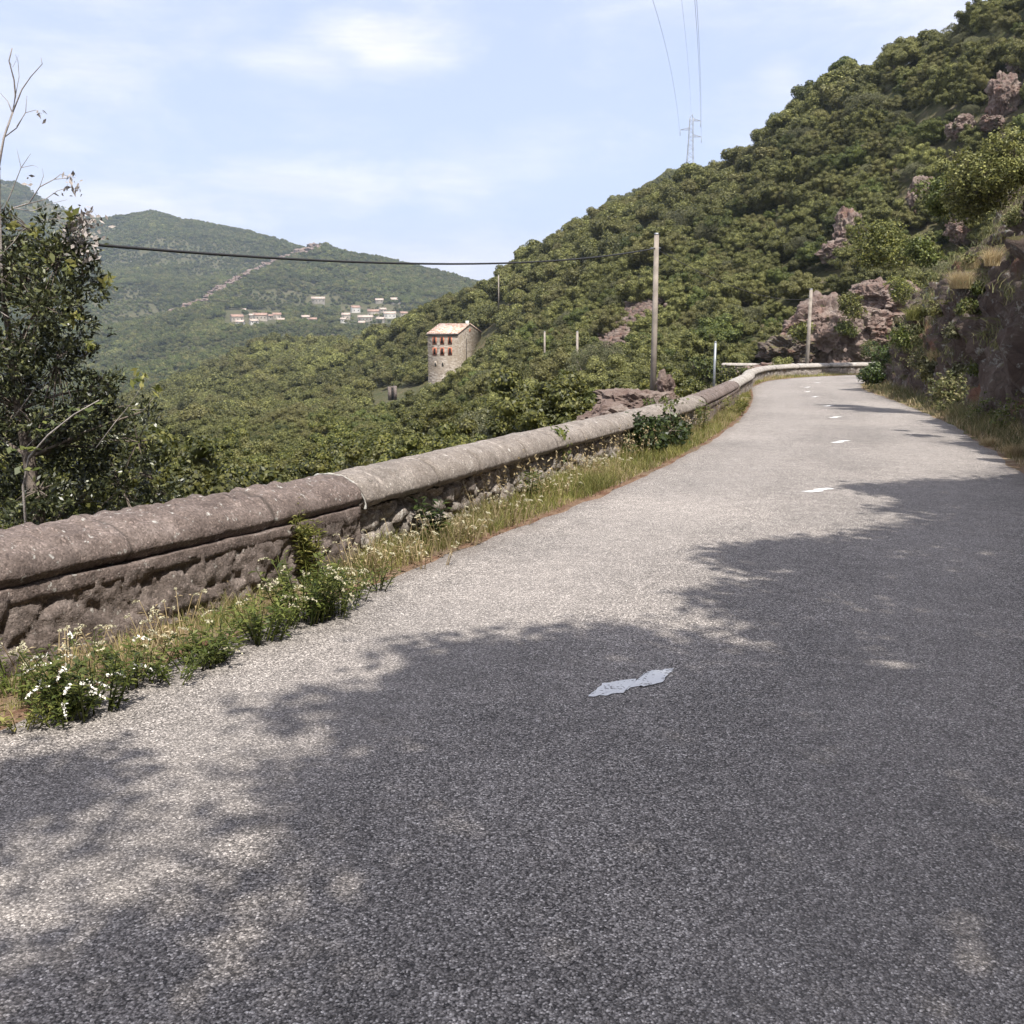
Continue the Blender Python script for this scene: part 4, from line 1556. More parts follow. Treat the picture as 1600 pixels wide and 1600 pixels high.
VH = [(185, 285, 90, 34, 'creamwash', 'terracotta', 'cream house with a red roof at the left end of the village'),
      (208, 322, 62, 34, 'whitewash', 'paleroof', 'white house lowest at the left end of the village'),
      (305, 308, 62, 26, 'whitewash', 'paleroof', 'low white house on the grassy terrace of the left hamlet'),
      (350, 276, 110, 36, 'creamwash', 'terracotta', 'longest red-roofed house in the middle of the left hamlet'),
      (290, 280, 30, 40, 'greystone', 'paleroof', 'narrow grey tower-like house beside the longest red roof'),
      (470, 270, 62, 34, 'creamwash', 'terracotta', 'pinkish house at the right end of the left hamlet'),
      (420, 272, 40, 26, 'greystone', 'terracotta', 'small stone house joined right of the longest red roof'),
      (500, 296, 50, 22, 'greystone', 'paleroof', 'low grey barn below the right end of the left hamlet'),
      (238, 226, 24, 20, 'whitewash', 'paleroof', 'small white cottage on the path above the left hamlet'),
      (303, 178, 20, 22, 'greystone', 'paleroof', 'tiny grey ruin highest above the left hamlet'),
      (675, 288, 56, 36, 'creamwash', 'paleroof', 'pale gabled house alone in the middle of the village'),
      (728, 292, 56, 20, 'greystone', 'terracotta', 'low barn right of the lone gabled house'),
      (765, 152, 100, 30, 'greystone', 'paleroof', 'long ruined stone building on the terrace above the village'),
      (965, 272, 62, 36, 'creamwash', 'paleroof', 'squat cream house at the left of the right hamlet'),
      (945, 296, 40, 26, 'whitewash', 'paleroof', 'little white house below the squat cream house'),
      (1030, 222, 66, 38, 'whitewash', 'terracotta', 'two-storey white house with red roof above the right hamlet'),
      (1160, 250, 86, 38, 'creamwash', 'terracotta', 'wide pink house in the middle of the right hamlet'),
      (1100, 285, 110, 30, 'greystone', 'paleroof', 'wide grey stone house in front of the wide pink house'),
      (1078, 324, 50, 30, 'greystone', 'paleroof', 'lowest grey house with dark openings in the right hamlet'),
      (1275, 262, 92, 34, 'whitewash', 'paleroof', 'brightest white house in the right hamlet'),
      (1225, 222, 50, 22, 'greystone', 'paleroof', 'small stone house behind the brightest white house'),
      (1210, 294, 60, 26, 'greystone', 'paleroof', 'stone barn below the brightest white house'),
      (1375, 250, 56, 22, 'creamwash', 'terracotta', 'last small house at the right end of the village'),
      (1315, 155, 76, 26, 'greystone', 'paleroof', 'grey ruin above the right hamlet'),
      (1200, 152, 60, 16, 'greystone', 'paleroof', 'low stone terrace barn above the pink house')]
for i, (cx, cy, ww, hh_, wm, rm, lab) in enumerate(VH):
    px, py = 330 + cx / 4.571, 440 + cy / 4.571
    p = cast(far_ground, px, py, 900, 1900)
    mpp = p.y / 1625.0
    wd = ww / 4.571 * mpp * .92
    h = hh_ / 4.571 * mpp * .8
    rz = math.atan2(-p.x, p.y) * 1.0 + random.Random(i).uniform(-.35, .35)
    house((p.x, p.y, p.z + 1.0), wd, max(5, min(8, wd * .7)), h, rz, M[wm], M[rm], lab)

# ------------------------------------------------------------------ the mill
def mill():
    # corner line nearest the camera at px 716
    Yc = 206
    c = at(716, 600, Yc)
    top = at(716, 522, Yc).z
    base = at(669, 604, Yc).z - 3
    a0 = at(668, 522, Yc - 1.2)
    ax = Vector((a0.x - c.x, a0.y - c.y, 0))
    Wf = ax.length                       # left facade width
    ax.normalize()
    b0 = at(752, 522, Yc + 10.0)
    bx = Vector((b0.x - c.x, b0.y - c.y, 0))
    Wg = bx.length
    bx.normalize()
    root = empty('stone_mill', (c.x, c.y, base))
    tag(root, 'tall narrow stone mill with faded tiled gable roof and brick-edged windows in the wood', 'building')
    H = top - base
    apex = at(737, 507, Yc + 5).z - base
    Mx = Matrix((( -ax.x, bx.x, 0, 0), (-ax.y, bx.y, 0, 0), (0, 0, 1, 0), (0, 0, 0, 1)))

    def P(u, v, z):          # u metres along facade from the corner, v along the gable
        q = ax * u + bx * v
        return (q.x, q.y, z)
    mb = MB()
    V = [P(0, 0, 0), P(Wf, 0, 0), P(Wf, Wg, 0), P(0, Wg, 0), P(0, 0, H), P(Wf, 0, H), P(Wf, Wg, H), P(0, Wg, H), P(0, Wg / 2, apex), P(Wf, Wg / 2, apex)]
    mb.add(V, [(0, 4, 5, 1), (1, 5, 6, 2), (2, 6, 7, 3), (3, 7, 4, 0), (4, 7, 8, 8), (5, 9, 6, 6)])
    mb.build('wall', M['mill'], root)
    mb = MB()
    e = .15
    sl = (apex - H) / (Wg / 2)
    for (v0, v1, z0, z1) in ((-e, Wg / 2, H - sl * e, apex), (Wg + e, Wg / 2, H - sl * e, apex)):
        a = [P(-e, v0, z0 + .03), P(Wf + e, v0, z0 + .03), P(Wf + e, v1, z1 + .03), P(-e, v1, z1 + .03)]
        b = [(q[0], q[1], q[2] + .22) for q in a]
        mb.add(a + b, [(0, 3, 2, 1), (4, 5, 6, 7), (0, 1, 5, 4), (1, 2, 6, 5), (2, 3, 7, 6), (3, 0, 4, 7)])
    roof = mb.build('roof', M['millroof'], root)
    mb = MB()
    q = P(.5, Wg / 2, apex)
    mb.box(q[0] - .35, q[0] + .35, q[1] - .35, q[1] + .35, q[2] - .6, q[2] + .75)
    mb.build('chimney', M['whitewash'], roof)
    mb = MB()
    g0, g1 = P(-.1, -e - .05, H - .2), P(Wf + .3, -e - .05, H - .2)
    mb.tube([g0, g1], .12, 6)
    mb.build('gutter', M['cable'], roof)

    def panel(u0, u1, v, z0, z1, d0, d1, face='f'):
        m_ = MB()
        vs = []
        for d in (d0, d1):
            for (uu_, zz_) in ((u0, z0), (u1, z0), (u1, z1), (u0, z1)):
                vs.append(P(uu_, -d, zz_) if face == 'f' else P(-d, uu_, zz_))
        m_.add(vs, [(0, 3, 2, 1), (4, 5, 6, 7), (0, 1, 5, 4), (1, 2, 6, 5), (2, 3, 7, 6), (3, 0, 4, 7)])
        return m_

    def zat(py):
        return at(700, py, Yc).z - base
    pw = Wf / 48.0
    for (py0, py1) in ((527, 536), (544, 553)):
        for pxw in (679, 691, 703.5):
            u = (716 - pxw) * pw
            f = panel(u - .42, u + .42, 0, zat(py1) - .28, zat(py0) + .15, .0, .05).build('window', M['brick'], root)
            panel(u - .2, u + .2, 0, zat(py1), zat(py0), .05, .08).build('pane', M['hole'], f)
    for pxw in (680, 691.5):
        u = (716 - pxw) * pw
        f = panel(u - .2, u + .2, 0, zat(572) - .05, zat(565) + .08, .0, .05).build('window', M['creamwash'], root)
        panel(u - .11, u + .11, 0, zat(571), zat(566), .05, .08).build('pane', M['hole'], f)
    # band between storeys and gable details
    gm_ = MB()
    ctr = (Wg / 2, apex - 1.2)
    ringv = [P(-.06, ctr[0] + .3 * math.cos(t), ctr[1] + .38 * math.sin(t)) for t in np.linspace(0, 2 * PI, 12, endpoint=False)]
    ringw = [P(.1, ctr[0] + .3 * math.cos(t), ctr[1] + .38 * math.sin(t)) for t in np.linspace(0, 2 * PI, 12, endpoint=False)]
    cv_ = [P(-.07, ctr[0], ctr[1])]
    gm_.add(ringv + ringw + cv_, [(i, (i + 1) % 12, 24, 24) for i in range(12)] + [(i, i + 12, (i + 1) % 12 + 12, (i + 1) % 12) for i in range(12)])
    gm_.build('window', M['brick'], root)
    panel(Wg * .34, Wg * .345 + .08, 0, H * .55, H * .93, .0, .06, 'g').build('pipe', M['hole'], root)
    return root


mill()
# small roofless stone hut below the mill
p = at(613, 612, 196)
root = empty('stone_hut', p, .2)
tag(root, 'tiny roofless stone hut with a dark doorway in the clearing left of the mill', 'building')
mb = MB()
mb.box(-.95, -.3, -.8, .8, -2, 1.15)
mb.box(.25, .95, -.8, .8, -2, 1.35)
mb.box(-.3, .25, .2, .8, -2, 1.2)
mb.build('wall', M['old_stone'], root)
mb = MB()
mb.box(-.29, .24, -.1, .15, -2, 1.0)  # near-black block, its colour standing in for shade inside the doorway
mb.build('doorway_shade', M['hole'], root)
root.scale = (.85, .85, .8)

# ------------------------------------------------------------------ poles and wires
def upole(top, base, r0, r1, label, insul=True, group='wooden telephone poles'):
    root = empty('utility_pole', base)
    tag(root, label, 'pole', group)
    d = top - base
    mb = MB()
    mb.tube([Vector((0, 0, 0)), d * .5 + Vector((.01, 0, 0)), d], [r0, (r0 + r1) / 2, r1], 12)
    mb.build('pole', M['pole'], root, smooth=False)
    mb = MB()
    mb.tube([d - Vector((.18, 0, .42)), d + Vector((.14, 0, -.42))], .018, 6)
    mb.build('bracket', M['galv'], root)
    mb = MB()
    mb.tube([d + Vector((.0, 0, -.02)), d + Vector((0, 0, .04))], [r1 * 1.08, r1 * .8], 10)
    mb.build('cap', M['galv'], root)
    return root


p1t, p1b = at(1026, 366, 33), at(1021, 610, 33)
upole(p1t, p1b - Vector((.02, 0, .8)), .105, .075, 'tall weathered wooden pole standing in the rock mound behind the wall')
p2t, p2b = at(1267.5, 452, 66.5), at(1260, 578, 66.5)
upole(p2t, p2b - Vector((0, 0, 1.2)), .14, .10, 'leaning wooden pole behind the pale wall at the bend')
p3t = Vector((-10.4, 3.0, 3.3))
upole(p3t, Vector((-10.4, 3.0, -5.0)), .12, .09, 'wooden pole beyond the left edge, holding the near end of the black cable')
mb = MB()
A_ = at(1024, 388, 33)
E_ = Vector((-10.4, 3.0, 0))
pts, rr_ = [], []
for k in np.linspace(0, 1.0, 60):
    kk = k * 1.49
    x = A_.x + (E_.x - A_.x) * k
    y = A_.y + (E_.y - A_.y) * k
    z = A_.z + -2.58 * kk + 1.45 * kk * kk
    pts.append(Vector((x, y, z)))
mb.tube(pts, .022, 6)
tag(mb.build('cable', M['cable']), 'black sagging telephone cable crossing the valley view', 'cable')
mb = MB()
B2 = at(1266, 466, 66.5)
pts = []
for k in np.linspace(0, 1, 30):
    q = A_.lerp(B2, k)
    q.z -= 1.2 * 4 * k * (1 - k) * .5
    pts.append(q)
mb.tube(pts, .013, 5)
tag(mb.build('cable', M['cable']), 'thin dark cable running from the tall pole to the leaning pole at the bend', 'cable')
for (px, py0, py1, Yp, lab) in ((902, 518, 560, 92, 'small distant wooden pole on the slope nearest left of the tall pole'),
                                (851, 518, 545, 120, 'tiny distant pole between the mill and the tall pole'),
                                (779, 430, 455, 190, 'tiny pole high on the ridge above the mill')):
    t_, b_ = at(px, py0, Yp), at(px, py1, Yp)
    upole(t_, b_ - Vector((0, 0, 3)), .12, .10, lab, group='distant poles on the hillside')

sp_t, sp_b = at(1118, 535, 33.5), at(1115.3, 607, 33.5)
root = empty('sign_post', sp_b - Vector((0, 0, .5)))
tag(root, 'bare grey steel post standing just behind the bend of the wall', 'post')
mb = MB()
mb.tube([Vector((0, 0, 0)), sp_t - sp_b + Vector((0, 0, .5))], .042, 10)
mb.build('post', M['galv'], root, smooth=True)
mb = MB()
mb.tube([sp_t - sp_b + Vector((0, 0, .49)), sp_t - sp_b + Vector((0, 0, .53))], [.046, .03], 10)
mb.build('cap', M['galv'], root)


def pylon():
    Yp = 560
    top = at(1080, 177, Yp)
    base = at(1078, 262, Yp)
    base.z -= 6
    root = empty('power_pylon', base)
    tag(root, 'lattice steel power pylon with three arms on the ridge skyline', 'pylon')
    H = top.z - base.z
    mpp = Yp / 1680.0

    def half(z):
        t = z / H
        return 1.7 * (1 - t) + .75 * t + (.6 * (1 - t) ** 3)
    mb = MB()
    zs = np.linspace(0, H * .93, 16)
    for sx in (-1, 1):
        for sy in (-1, 1):
            mb.tube([Vector((sx * half(z), sy * half(z), z)) for z in zs], .13, 4)
    for i in range(len(zs) - 1):
        a, b = zs[i], zs[i + 1]
        for (p_, q_) in (((-1, -1), (1, -1)), ((1, -1), (1, 1)), ((1, 1), (-1, 1)), ((-1, 1), (-1, -1))):
            ha, hb = half(a), half(b)
            A0 = Vector((p_[0] * ha, p_[1] * ha, a))
            B0 = Vector((q_[0] * hb, q_[1] * hb, b))
            if i % 2:
                A0 = Vector((q_[0] * ha, q_[1] * ha, a))
                B0 = Vector((p_[0] * hb, p_[1] * hb, b))
            mb.tube([A0, B0], .08, 4)
    hz = half(zs[-1])
    for sx in (-1, 1):
        for sy in (-1, 1):
            mb.tube([Vector((sx * hz, sy * hz, zs[-1])), Vector((hz * .5, 0, H - .6)), Vector((hz * 1.1, 0, H))], .1, 4)
    mb.build('mast', M['pylon'], root)
    ends = []
    for (px, py) in ((1063, 203), (1095, 189), (1096, 214)):
        e = at(px, py, Yp) - base
        z = e.z
        sx = 1 if e.x > 0 else -1
        h = half(z)
        mb = MB()
        for sy in (-1, 1):
            mb.tube([Vector((sx * h, sy * h, z + 1.2)), e], .09, 4)
            mb.tube([Vector((sx * h, sy * h, z)), e], .09, 4)
            mb.tube([Vector((sx * h * 2.4, sy * h * .7, z)), Vector((sx * h, sy * h, z + 1.2))], .07, 4)
        arm = mb.build('arm', M['pylon'], root)
        mb = MB()
        mb.tube([e, e - Vector((0, 0, 3.0))], .13, 5)
        mb.build('insulator', M['pylon'], arm)
        ends.append(base + e - Vector((0, 0, 3.0)))
    return root, ends, top


_, ends, ptop = pylon()
wires = [(ends[0], (1020, 0), (1000, -120), 'left thin power line rising from the pylon to the top edge'),
         (ptop, (1065, 0), (1055, -120), 'faintest middle power line rising from the pylon tip'),
         (ends[1], (1085.5, 0), (1079, -120), 'right dark power line rising from the upper pylon arm'),
         (ends[2], (1088.5, 0), (1083, -120), 'power line rising from the lowest right pylon arm')]
for i, (e, p0, p1, lab) in enumerate(wires):
    # span runs from the pylon overhead toward the observer
    mb = MB()
    a, b = pix(*p0)
    Y0 = 190.0
    mid_ = Vector((a * Y0, Y0, EYE + b * Y0))
    a2, b2 = pix(*p1)
    Y1 = 120.0
    end_ = Vector((a2 * Y1, Y1, EYE + b2 * Y1))
    pts = []
    # quadratic sag through the three points, parameter along Y
    ys = np.linspace(e.y, 60, 60)
    cx = np.polyfit([e.y, Y0], [e.x, mid_.x], 1)
    cz = np.polyfit([e.y, Y0, Y1], [e.z, mid_.z, end_.z], 2)
    for y_ in ys:
        pts.append(Vector((np.polyval(cx, y_), y_, np.polyval(cz, y_))))
    mb.tube(pts, .022 if i in (1,) else .036, 4)
    tag(mb.build('power_line', M['wire']), lab, 'power line', 'power lines')

# ------------------------------------------------------------------ plants
def blades(rg, base, h, wdt, lean, nseg=3):
    """base (n,3), h (n,), -> quads"""
    n = len(base)
    az = rg.uniform(0, 2 * PI, n)
    dr = np.stack([np.cos(az), np.sin(az), np.zeros(n)], 1)
    az2 = rg.uniform(0, 2 * PI, n)
    sd = np.stack([np.cos(az2), np.sin(az2), np.zeros(n)], 1)
    Vs, Fs = [], []
    for k in range(nseg + 1):
        t = k / nseg
        c = base + dr * (lean * h * t * t)[:, None] + np.array([0, 0, 1]) * (h * (t - .25 * lean * t * t))[:, None]
        wv = (wdt * (1 - t) + .0006)[:, None]
        Vs.append(c - sd * wv)
        Vs.append(c + sd * wv)
    V = np.stack(Vs, 1)
    idx = np.arange(n)[:, None] * (2 * (nseg + 1))
    F_ = []
    for k in range(nseg):
        F_.append(np.concatenate([idx + 2 * k, idx + 2 * k + 1, idx + 2 * k + 3, idx + 2 * k + 2], 1))
    return V.reshape(-1, 3), np.concatenate(F_)


def along(Yc, off):
    """point beside the road: centre-line position at forward distance Yc, lateral offset off (left negative)"""
    i = np.clip(np.searchsorted(RX[:, 1][:int(np.argmax(RX[:, 1]))], Yc), 0, len(RX) - 1)
    x = RX[i, 0] + RN[i, 0] * off
    y = RX[i, 1] + RN[i, 1] * off
    z = zroad(y) - .03 + .06 * np.maximum(0, np.abs(off) - 2.5)
    return np.stack([x, y, z], 1)


imax = int(np.argmax(RX[:, 1]))


def strip_pts(rg, s0, s1, o0, o1, n):
    sv = rg.uniform(s0, s1, n)
    off = rg.uniform(o0, o1, n)
    x = np.interp(sv, RS, RX[:, 0]) + np.interp(sv, RS, RN[:, 0]) * off
    y = np.interp(sv, RS, RX[:, 1]) + np.interp(sv, RS, RN[:, 1]) * off
    z = zroad(y) - .036 + .01 * np.maximum(0, np.abs(off) - 2.5)
    return np.stack([x, y, z], 1), sv, off


def s_at(Y):
    return float(np.interp(Y, RX[:imax, 1], RS[:imax]))


rg = np.random.default_rng(21)
gmb, dmb = MB(), MB()
for (ya, yb, n, wd_) in ((-1, 7, 36000, .0020), (7, 14, 30000, .0026), (14, 26, 22000, .0042), (26, 42, 12000, .007), (42, 59, 8000, .010)):
    P_, sv, off = strip_pts(rg, s_at(ya), s_at(yb) if yb < 58 else s_at(58) + 14, -3.50, -2.46, n)
    near_wall = np.clip((-off - 2.5) / .9, 0, 1)
    # patchy density and height
    pn = fbm(P_, .9, 3, .5, 71)
    keep = rg.random(n) < np.clip(.60 + pn * .6 + near_wall * .25, .5 if ya < 7 else .15, 1) * np.clip((-off - 2.44) / .16, .15, 1)
    P_, near_wall, pn = P_[keep], near_wall[keep], pn[keep]
    h = (rg.uniform(.04, .15, len(P_)) + near_wall * rg.uniform(.0, .12, len(P_))) * (1 + .6 * pn)
    if ya < 7:
        h = rg.uniform(.03, .13, len(P_)) * (1.25 - .6 * near_wall) * (1 + .8 * pn)
    dry = rg.random(len(P_)) < np.clip(.20 + .45 * fbm(P_, .5, 2, .5, 72), .05, .8)
    for mb, mk in ((gmb, ~dry), (dmb, dry)):
        k = mk.sum()
        if k:
            V, F_ = blades(rg, P_[mk], np.maximum(h[mk], .04), rg.uniform(.6, 1.5, k) * wd_, rg.uniform(.1, .9, k))
            mb.add(V, F_)
# tall dry seeding stems along the wall foot
for (ya, yb, n, wd_) in ((0, 9, 70, .0011), (9, 22, 420, .0018), (22, 45, 300, .003)):
    P_, sv, off = strip_pts(rg, s_at(ya), s_at(yb), -3.5, -2.8, n)
    h = rg.uniform(.15, .34, n) if ya < 9 else rg.uniform(.22, .5, n)
    V, F_ = blades(rg, P_, h, np.full(n, wd_), rg.uniform(.05, .5, n), 4)
    dmb.add(V, F_)
    # seed heads
    tips = V.reshape(n, -1, 3)[:, -1]
    C = np.repeat(tips, 5, axis=0) + rg.normal(0, 1, (n * 5, 3)) * np.array([.006, .006, .03]) * (1 if ya < 9 else 1.4)
    dmb.quads(leaf_quads(C, rg.normal(0, 1, C.shape), .011 if ya < 9 else .018, rg, 2.2))
tag(gmb.build('grass', M['grass']), 'green grass on the verge between the road and the parapet wall', 'grass', kind='stuff')
tag(dmb.build('dry_grass', M['dry']), 'straw-coloured dry grass and seed stems on the verge along the wall', 'grass', kind='stuff')

# right verge
gmb, dmb = MB(), MB()
for (ya, yb, n, wd_) in ((-6, 10, 4000, .004), (10, 18, 11000, .0035), (18, 30, 12000, .005), (30, 55, 9000, .009)):
    P_, sv, off = strip_pts(rg, s_at(ya), s_at(yb), 2.50, 4.1, n)
    pn = fbm(P_, .8, 3, .5, 73)
    P_[:, 2] += np.clip(off - 2.6, 0, 2) * .12
    h = (rg.uniform(.08, .22, n) + np.clip(off - 2.6, 0, 1) * rg.uniform(.05, .35, n)) * (1 + .5 * pn)
    edge = off < 2.75
    keep = rg.random(n) < np.where(edge, .5, .95)
    dry = rg.random(n) < np.where(edge, .65, .25)
    for mb, mk in ((gmb, keep & ~dry), (dmb, keep & dry)):
        V, F_ = blades(rg, P_[mk], np.maximum(h[mk], .05), rg.uniform(.6, 1.5, mk.sum()) * wd_, rg.uniform(.1, .9, mk.sum()))
        mb.add(V, F_)
tag(gmb.build('roadside_grass', M['shadegrass']), 'olive green grass at the foot of the rock bank right of the road', 'grass', kind='stuff')
tag(dmb.build('dry_roadside_grass', M['dry']), 'dry blond grass at the foot of the rock bank right of the road', 'grass', kind='stuff')

# grass hanging on the bank ledges
mb1 = MB()
for k in range(460):
    Yc = rg.uniform(11, 56)
    t_ = rg.uniform(2.0, 6.0) if Yc < 20 else rg.uniform(1.5, 12.0)
    c = np.array(bank_point(Yc, t_))
    n = 75
    bs = c + rg.normal(0, 1, (n, 3)) * np.array([.28, .28, .12])
    V, F_ = blades(rg, bs, rg.uniform(.15, .5, n), np.full(n, .006 + Yc * .00012), rg.uniform(.6, 1.7, n), 4)
    mb1.add(V, F_)
tag(mb1.build('bank_grass', M['shadegrass']), 'olive grass growing from ledges of the rock bank', 'grass', kind='stuff')


def tussock(name, c, r, h, n, m_, label, wd_=.006, lean=(.15, .9), group=None):
    rg = np.random.default_rng(int(abs(c[0]) * 100) + n)
    mb = MB()
    az = rg.uniform(0, 2 * PI, n)
    rr_ = rg.uniform(0, 1, n) ** .5 * r
    bs = np.stack([np.cos(az) * rr_, np.sin(az) * rr_, rg.uniform(-.1, .1, n) * r], 1)
    V, F_ = blades(rg, bs, rg.uniform(.5, 1.1, n) * h, np.full(n, wd_), rg.uniform(lean[0], lean[1], n), 4)
    mb.add(V, F_)
    o = mb.build(name, m_, loc=c)
    tag(o, label, 'plant', group)
    return o


def blob_plant(name, c, blobs, n, size, m_, label, cat='bush', group=None, asp=1.8, seed=0, stems=True, jitter=1.0, flowers=None):
    """bush made of leaf clumps: blobs = [(offset, (rx,ry,rz))...] relative to c"""
    rg = np.random.default_rng(seed + 1000)
    root = empty(name, c)
    tag(root, label, cat, group)
    mb = MB()
    sm = MB()
    vol = np.array([max(b[1]) ** 2 for b in blobs])
    cnt = (n * vol / vol.sum()).astype(int)
    tips = []
    for (o_, r_), k in zip(blobs, cnt):
        o_ = np.array(o_, float)
        r_ = np.array(r_, float)
        nt = max(6, k // 9)
        d = unit(rg.normal(0, 1, (nt, 3)))
        rad = rg.uniform(.35, 1.05, nt) ** .6
        lump = 1 + .25 * vnoise(d * 2.2 + o_ * 5, seed)
        tp = o_ + d * r_ * (rad * lump)[:, None]
        tips.append(tp)
        C = np.repeat(tp, 9, axis=0) + rg.normal(0, 1, (nt * 9, 3)) * size * .85
        mb.quads(leaf_quads(C, np.repeat(d, 9, axis=0) + np.array([0, 0, .5]), size, rg, asp, jitter))
        if stems:
            for q in tp[::max(1, nt // 22)]:
                b0 = Vector(o_) * .2
                b0.z = min(0, o_[2])
                mid_ = Vector(b0).lerp(Vector(q), .55) + Vector(rg.normal(0, .06, 3)) * float(max(r_))
                sm.tube([b0, mid_, Vector(q)], [max(r_) * .022, max(r_) * .012, max(r_) * .004], 4, False)
    mb.build('foliage', m_, root)
    if stems:
        sm.build('stems', M['bark'], root)
    if flowers:
        nf, fs, fm = flowers
        tp = np.concatenate(tips)
        top = tp[np.argsort(-(tp[:, 2] + rg.normal(0, .2, len(tp)) * tp[:, 2].std()))[:nf * 3]]
        top = top[rg.choice(len(top), min(nf, len(top)), replace=False)]
        fb = MB()
        for q in top:
            for a in range(5):
                t = 2 * PI * a / 5
                e_ = np.array([math.cos(t), math.sin(t), .3]) * fs
                sd_ = np.array([-math.sin(t), math.cos(t), 0]) * fs * .45
                qq = q + np.array([0, 0, fs * .8])
                fb.quads(np.array([[qq, qq + e_ * .6 - sd_, qq + e_, qq + e_ * .6 + sd_]]))
        fb.build('flowers', fm, root)
    return root


def gz(px, py):
    return onroad(px, py)


# --- weeds at the foot of the near wall
def weed(name, c, h, nst, lean, leafsize, m_, label, spikes=0, spike_m=None, seed=0, nleaf=16, spread=.12, cat='plant', spl=.07, group=None, asp=3.0):
    rg = random.Random(seed)
    ng = np.random.default_rng(seed)
    root = empty(name, c)
    tag(root, label, cat, group)
    st, lf, fl = MB(), MB(), MB()
    for k in range(nst):
        a = rg.uniform(0, 6.28)
        hh_ = h * rg.uniform(.6, 1.0)
        b = Vector((math.cos(a) * spread * rg.random(), math.sin(a) * spread * rg.random(), -.02))
        tip = b + Vector((math.cos(a) * hh_ * lean, math.sin(a) * hh_ * lean, hh_))
        mid_ = b.lerp(tip, .5) + Vector((0, 0, hh_ * .08))
        curve = [b.lerp(mid_, t) * (1 - t) + mid_.lerp(tip, t) * t for t in np.linspace(0, 1, 7)]
        st.tube(curve, [.0035 * (1 - .6 * i / 6) * (1 + h) for i in range(7)], 4, False)
        C, D = [], []
        for q in range(nleaf):
            t = rg.uniform(.08, 1.0)
            i = min(5, int(t * 6))
            p_ = curve[i].lerp(curve[i + 1], t * 6 - i)
            az = rg.uniform(0, 6.28)
            d = np.array([math.cos(az), math.sin(az), rg.uniform(-.1, .7)])
            C.append(np.array(p_) + d * leafsize * 1.1)
            D.append(d)
        C, D = np.array(C), unit(np.array(D))
        up = np.array([0, 0, 1.0])
        sd = unit(np.cross(D, up) + ng.normal(0, .25, D.shape))
        nn = np.cross(sd, D)
        sz = (leafsize * ng.uniform(.6, 1.2, len(C)) * (1.0))[:, None]
        lf.quads(np.stack([C - D * sz, C - sd * sz / asp + nn * sz * .1, C + D * sz - nn * sz * .3, C + sd * sz / asp + nn * sz * .1], 1))
        if k < spikes:
            # drooping flower / seed spike of many tiny bracts
            p0 = tip
            dr = Vector((math.cos(a), math.sin(a), .35)).normalized()
            L = spl * rg.uniform(.8, 1.6)
            C = []
            for q in range(26):
                t = q / 26
                pp = p0 + dr * (L * t) + Vector((0, 0, -L * .55 * t * t))
                C.append(np.array(pp) + ng.normal(0, 1, 3) * .0045 * (1.2 - t) * (1 + spl * 4))
            if name == 'weed':
                fl = MB()
            fl.quads(leaf_quads(np.array(C), ng.normal(0, 1, (26, 3)), .007 * (1 + spl * 4), ng, 1.6))
            if name == 'weed':
                fl.build('flower_spike', spike_m or M['cream'], root)
    st.build('stems', m_, root)
    lf.build('leaves', m_, root)
    if spikes and name != 'weed':
        fl.build('seed_heads', spike_m or M['cream'], root)
    return root


def verge_pt(px, py, back=0.0):
    p = gz(px, py)
    return p + Vector((0, 0, .0))


wk = 'flowering weeds at the foot of the near wall'
weed('weed', verge_pt(140, 1105), 0.312, 33, .45, 0.025, M['weed'], 'bushy green weed crowned with creamy white plumes at the foot of the near wall', 9, M['flower'], 1, 22, .16, spl=.085, group=wk)
weed('weed', verge_pt(95, 1120), 0.187, 18, .6, 0.022, M['weed'], 'low weed with hanging white blooms beside the road at far left', 6, M['flower'], 2, 16, .10, spl=.08, group=wk)
weed('weed', verge_pt(215, 1060), 0.218, 23, .5, 0.022, M['weed'], 'green leafy weed right of the creamy plumed one', 2, M['cream'], 3, 18, .14, group=wk)
weed('weed', verge_pt(470, 965), 0.390, 39, .4, 0.028, M['weed'], 'tallest dark green weed clump with drooping pale seed heads before the wall joint', 18, M['cream'], 4, 22, .18, spl=.09, group=wk)
weed('weed', verge_pt(405, 995), 0.265, 28, .5, 0.025, M['weed'], 'mid-height green weed left of the tall dark clump', 8, M['cream'], 5, 18, .15, group=wk)
weed('weed', verge_pt(530, 955), 0.234, 23, .6, 0.022, M['weed'], 'spreading green weed with pale heads right of the tall dark clump', 10, M['cream'], 6, 16, .15, group=wk)
weed('weed', verge_pt(345, 1030), 0.125, 18, 1.2, 0.047, M['weed'], 'dandelion-like rosette of long light green leaves on the verge', 0, None, 7, 4, .03, group=wk, asp=4)
weed('weed', verge_pt(300, 1035), 0.172, 20, .6, 0.022, M['weed'], 'small green weed left of the light green rosette', 3, M['cream'], 8, 16, .15, group=wk)
weed('weed', verge_pt(15, 1080), 0.234, 18, .4, 0.019, M['weed'], 'thin weed with hanging pale spikelets at the left edge', 12, M['cream'], 9, 12, .16, spl=.05, group=wk)
for k, (px, py) in enumerate([(30, 1130), (60, 1100), (175, 1080), (250, 1055), (275, 1060), (330, 1015), (375, 1010), (430, 985), (445, 975), (500, 955), (555, 930), (590, 915)]):
    if k in (2, 3, 6, 7):
        continue
    weed('herb', verge_pt(px, py), .10 + .05 * ((k * 7) % 3), 12, .7, .02, M['weed'] if k % 3 else M['grass'], 'low green herb among the verge grass before the near wall', 0, None, 200 + k, 14, .13, group='low herbs on the near verge')

sW, XW, TW, NW = resample(WALL, .05)


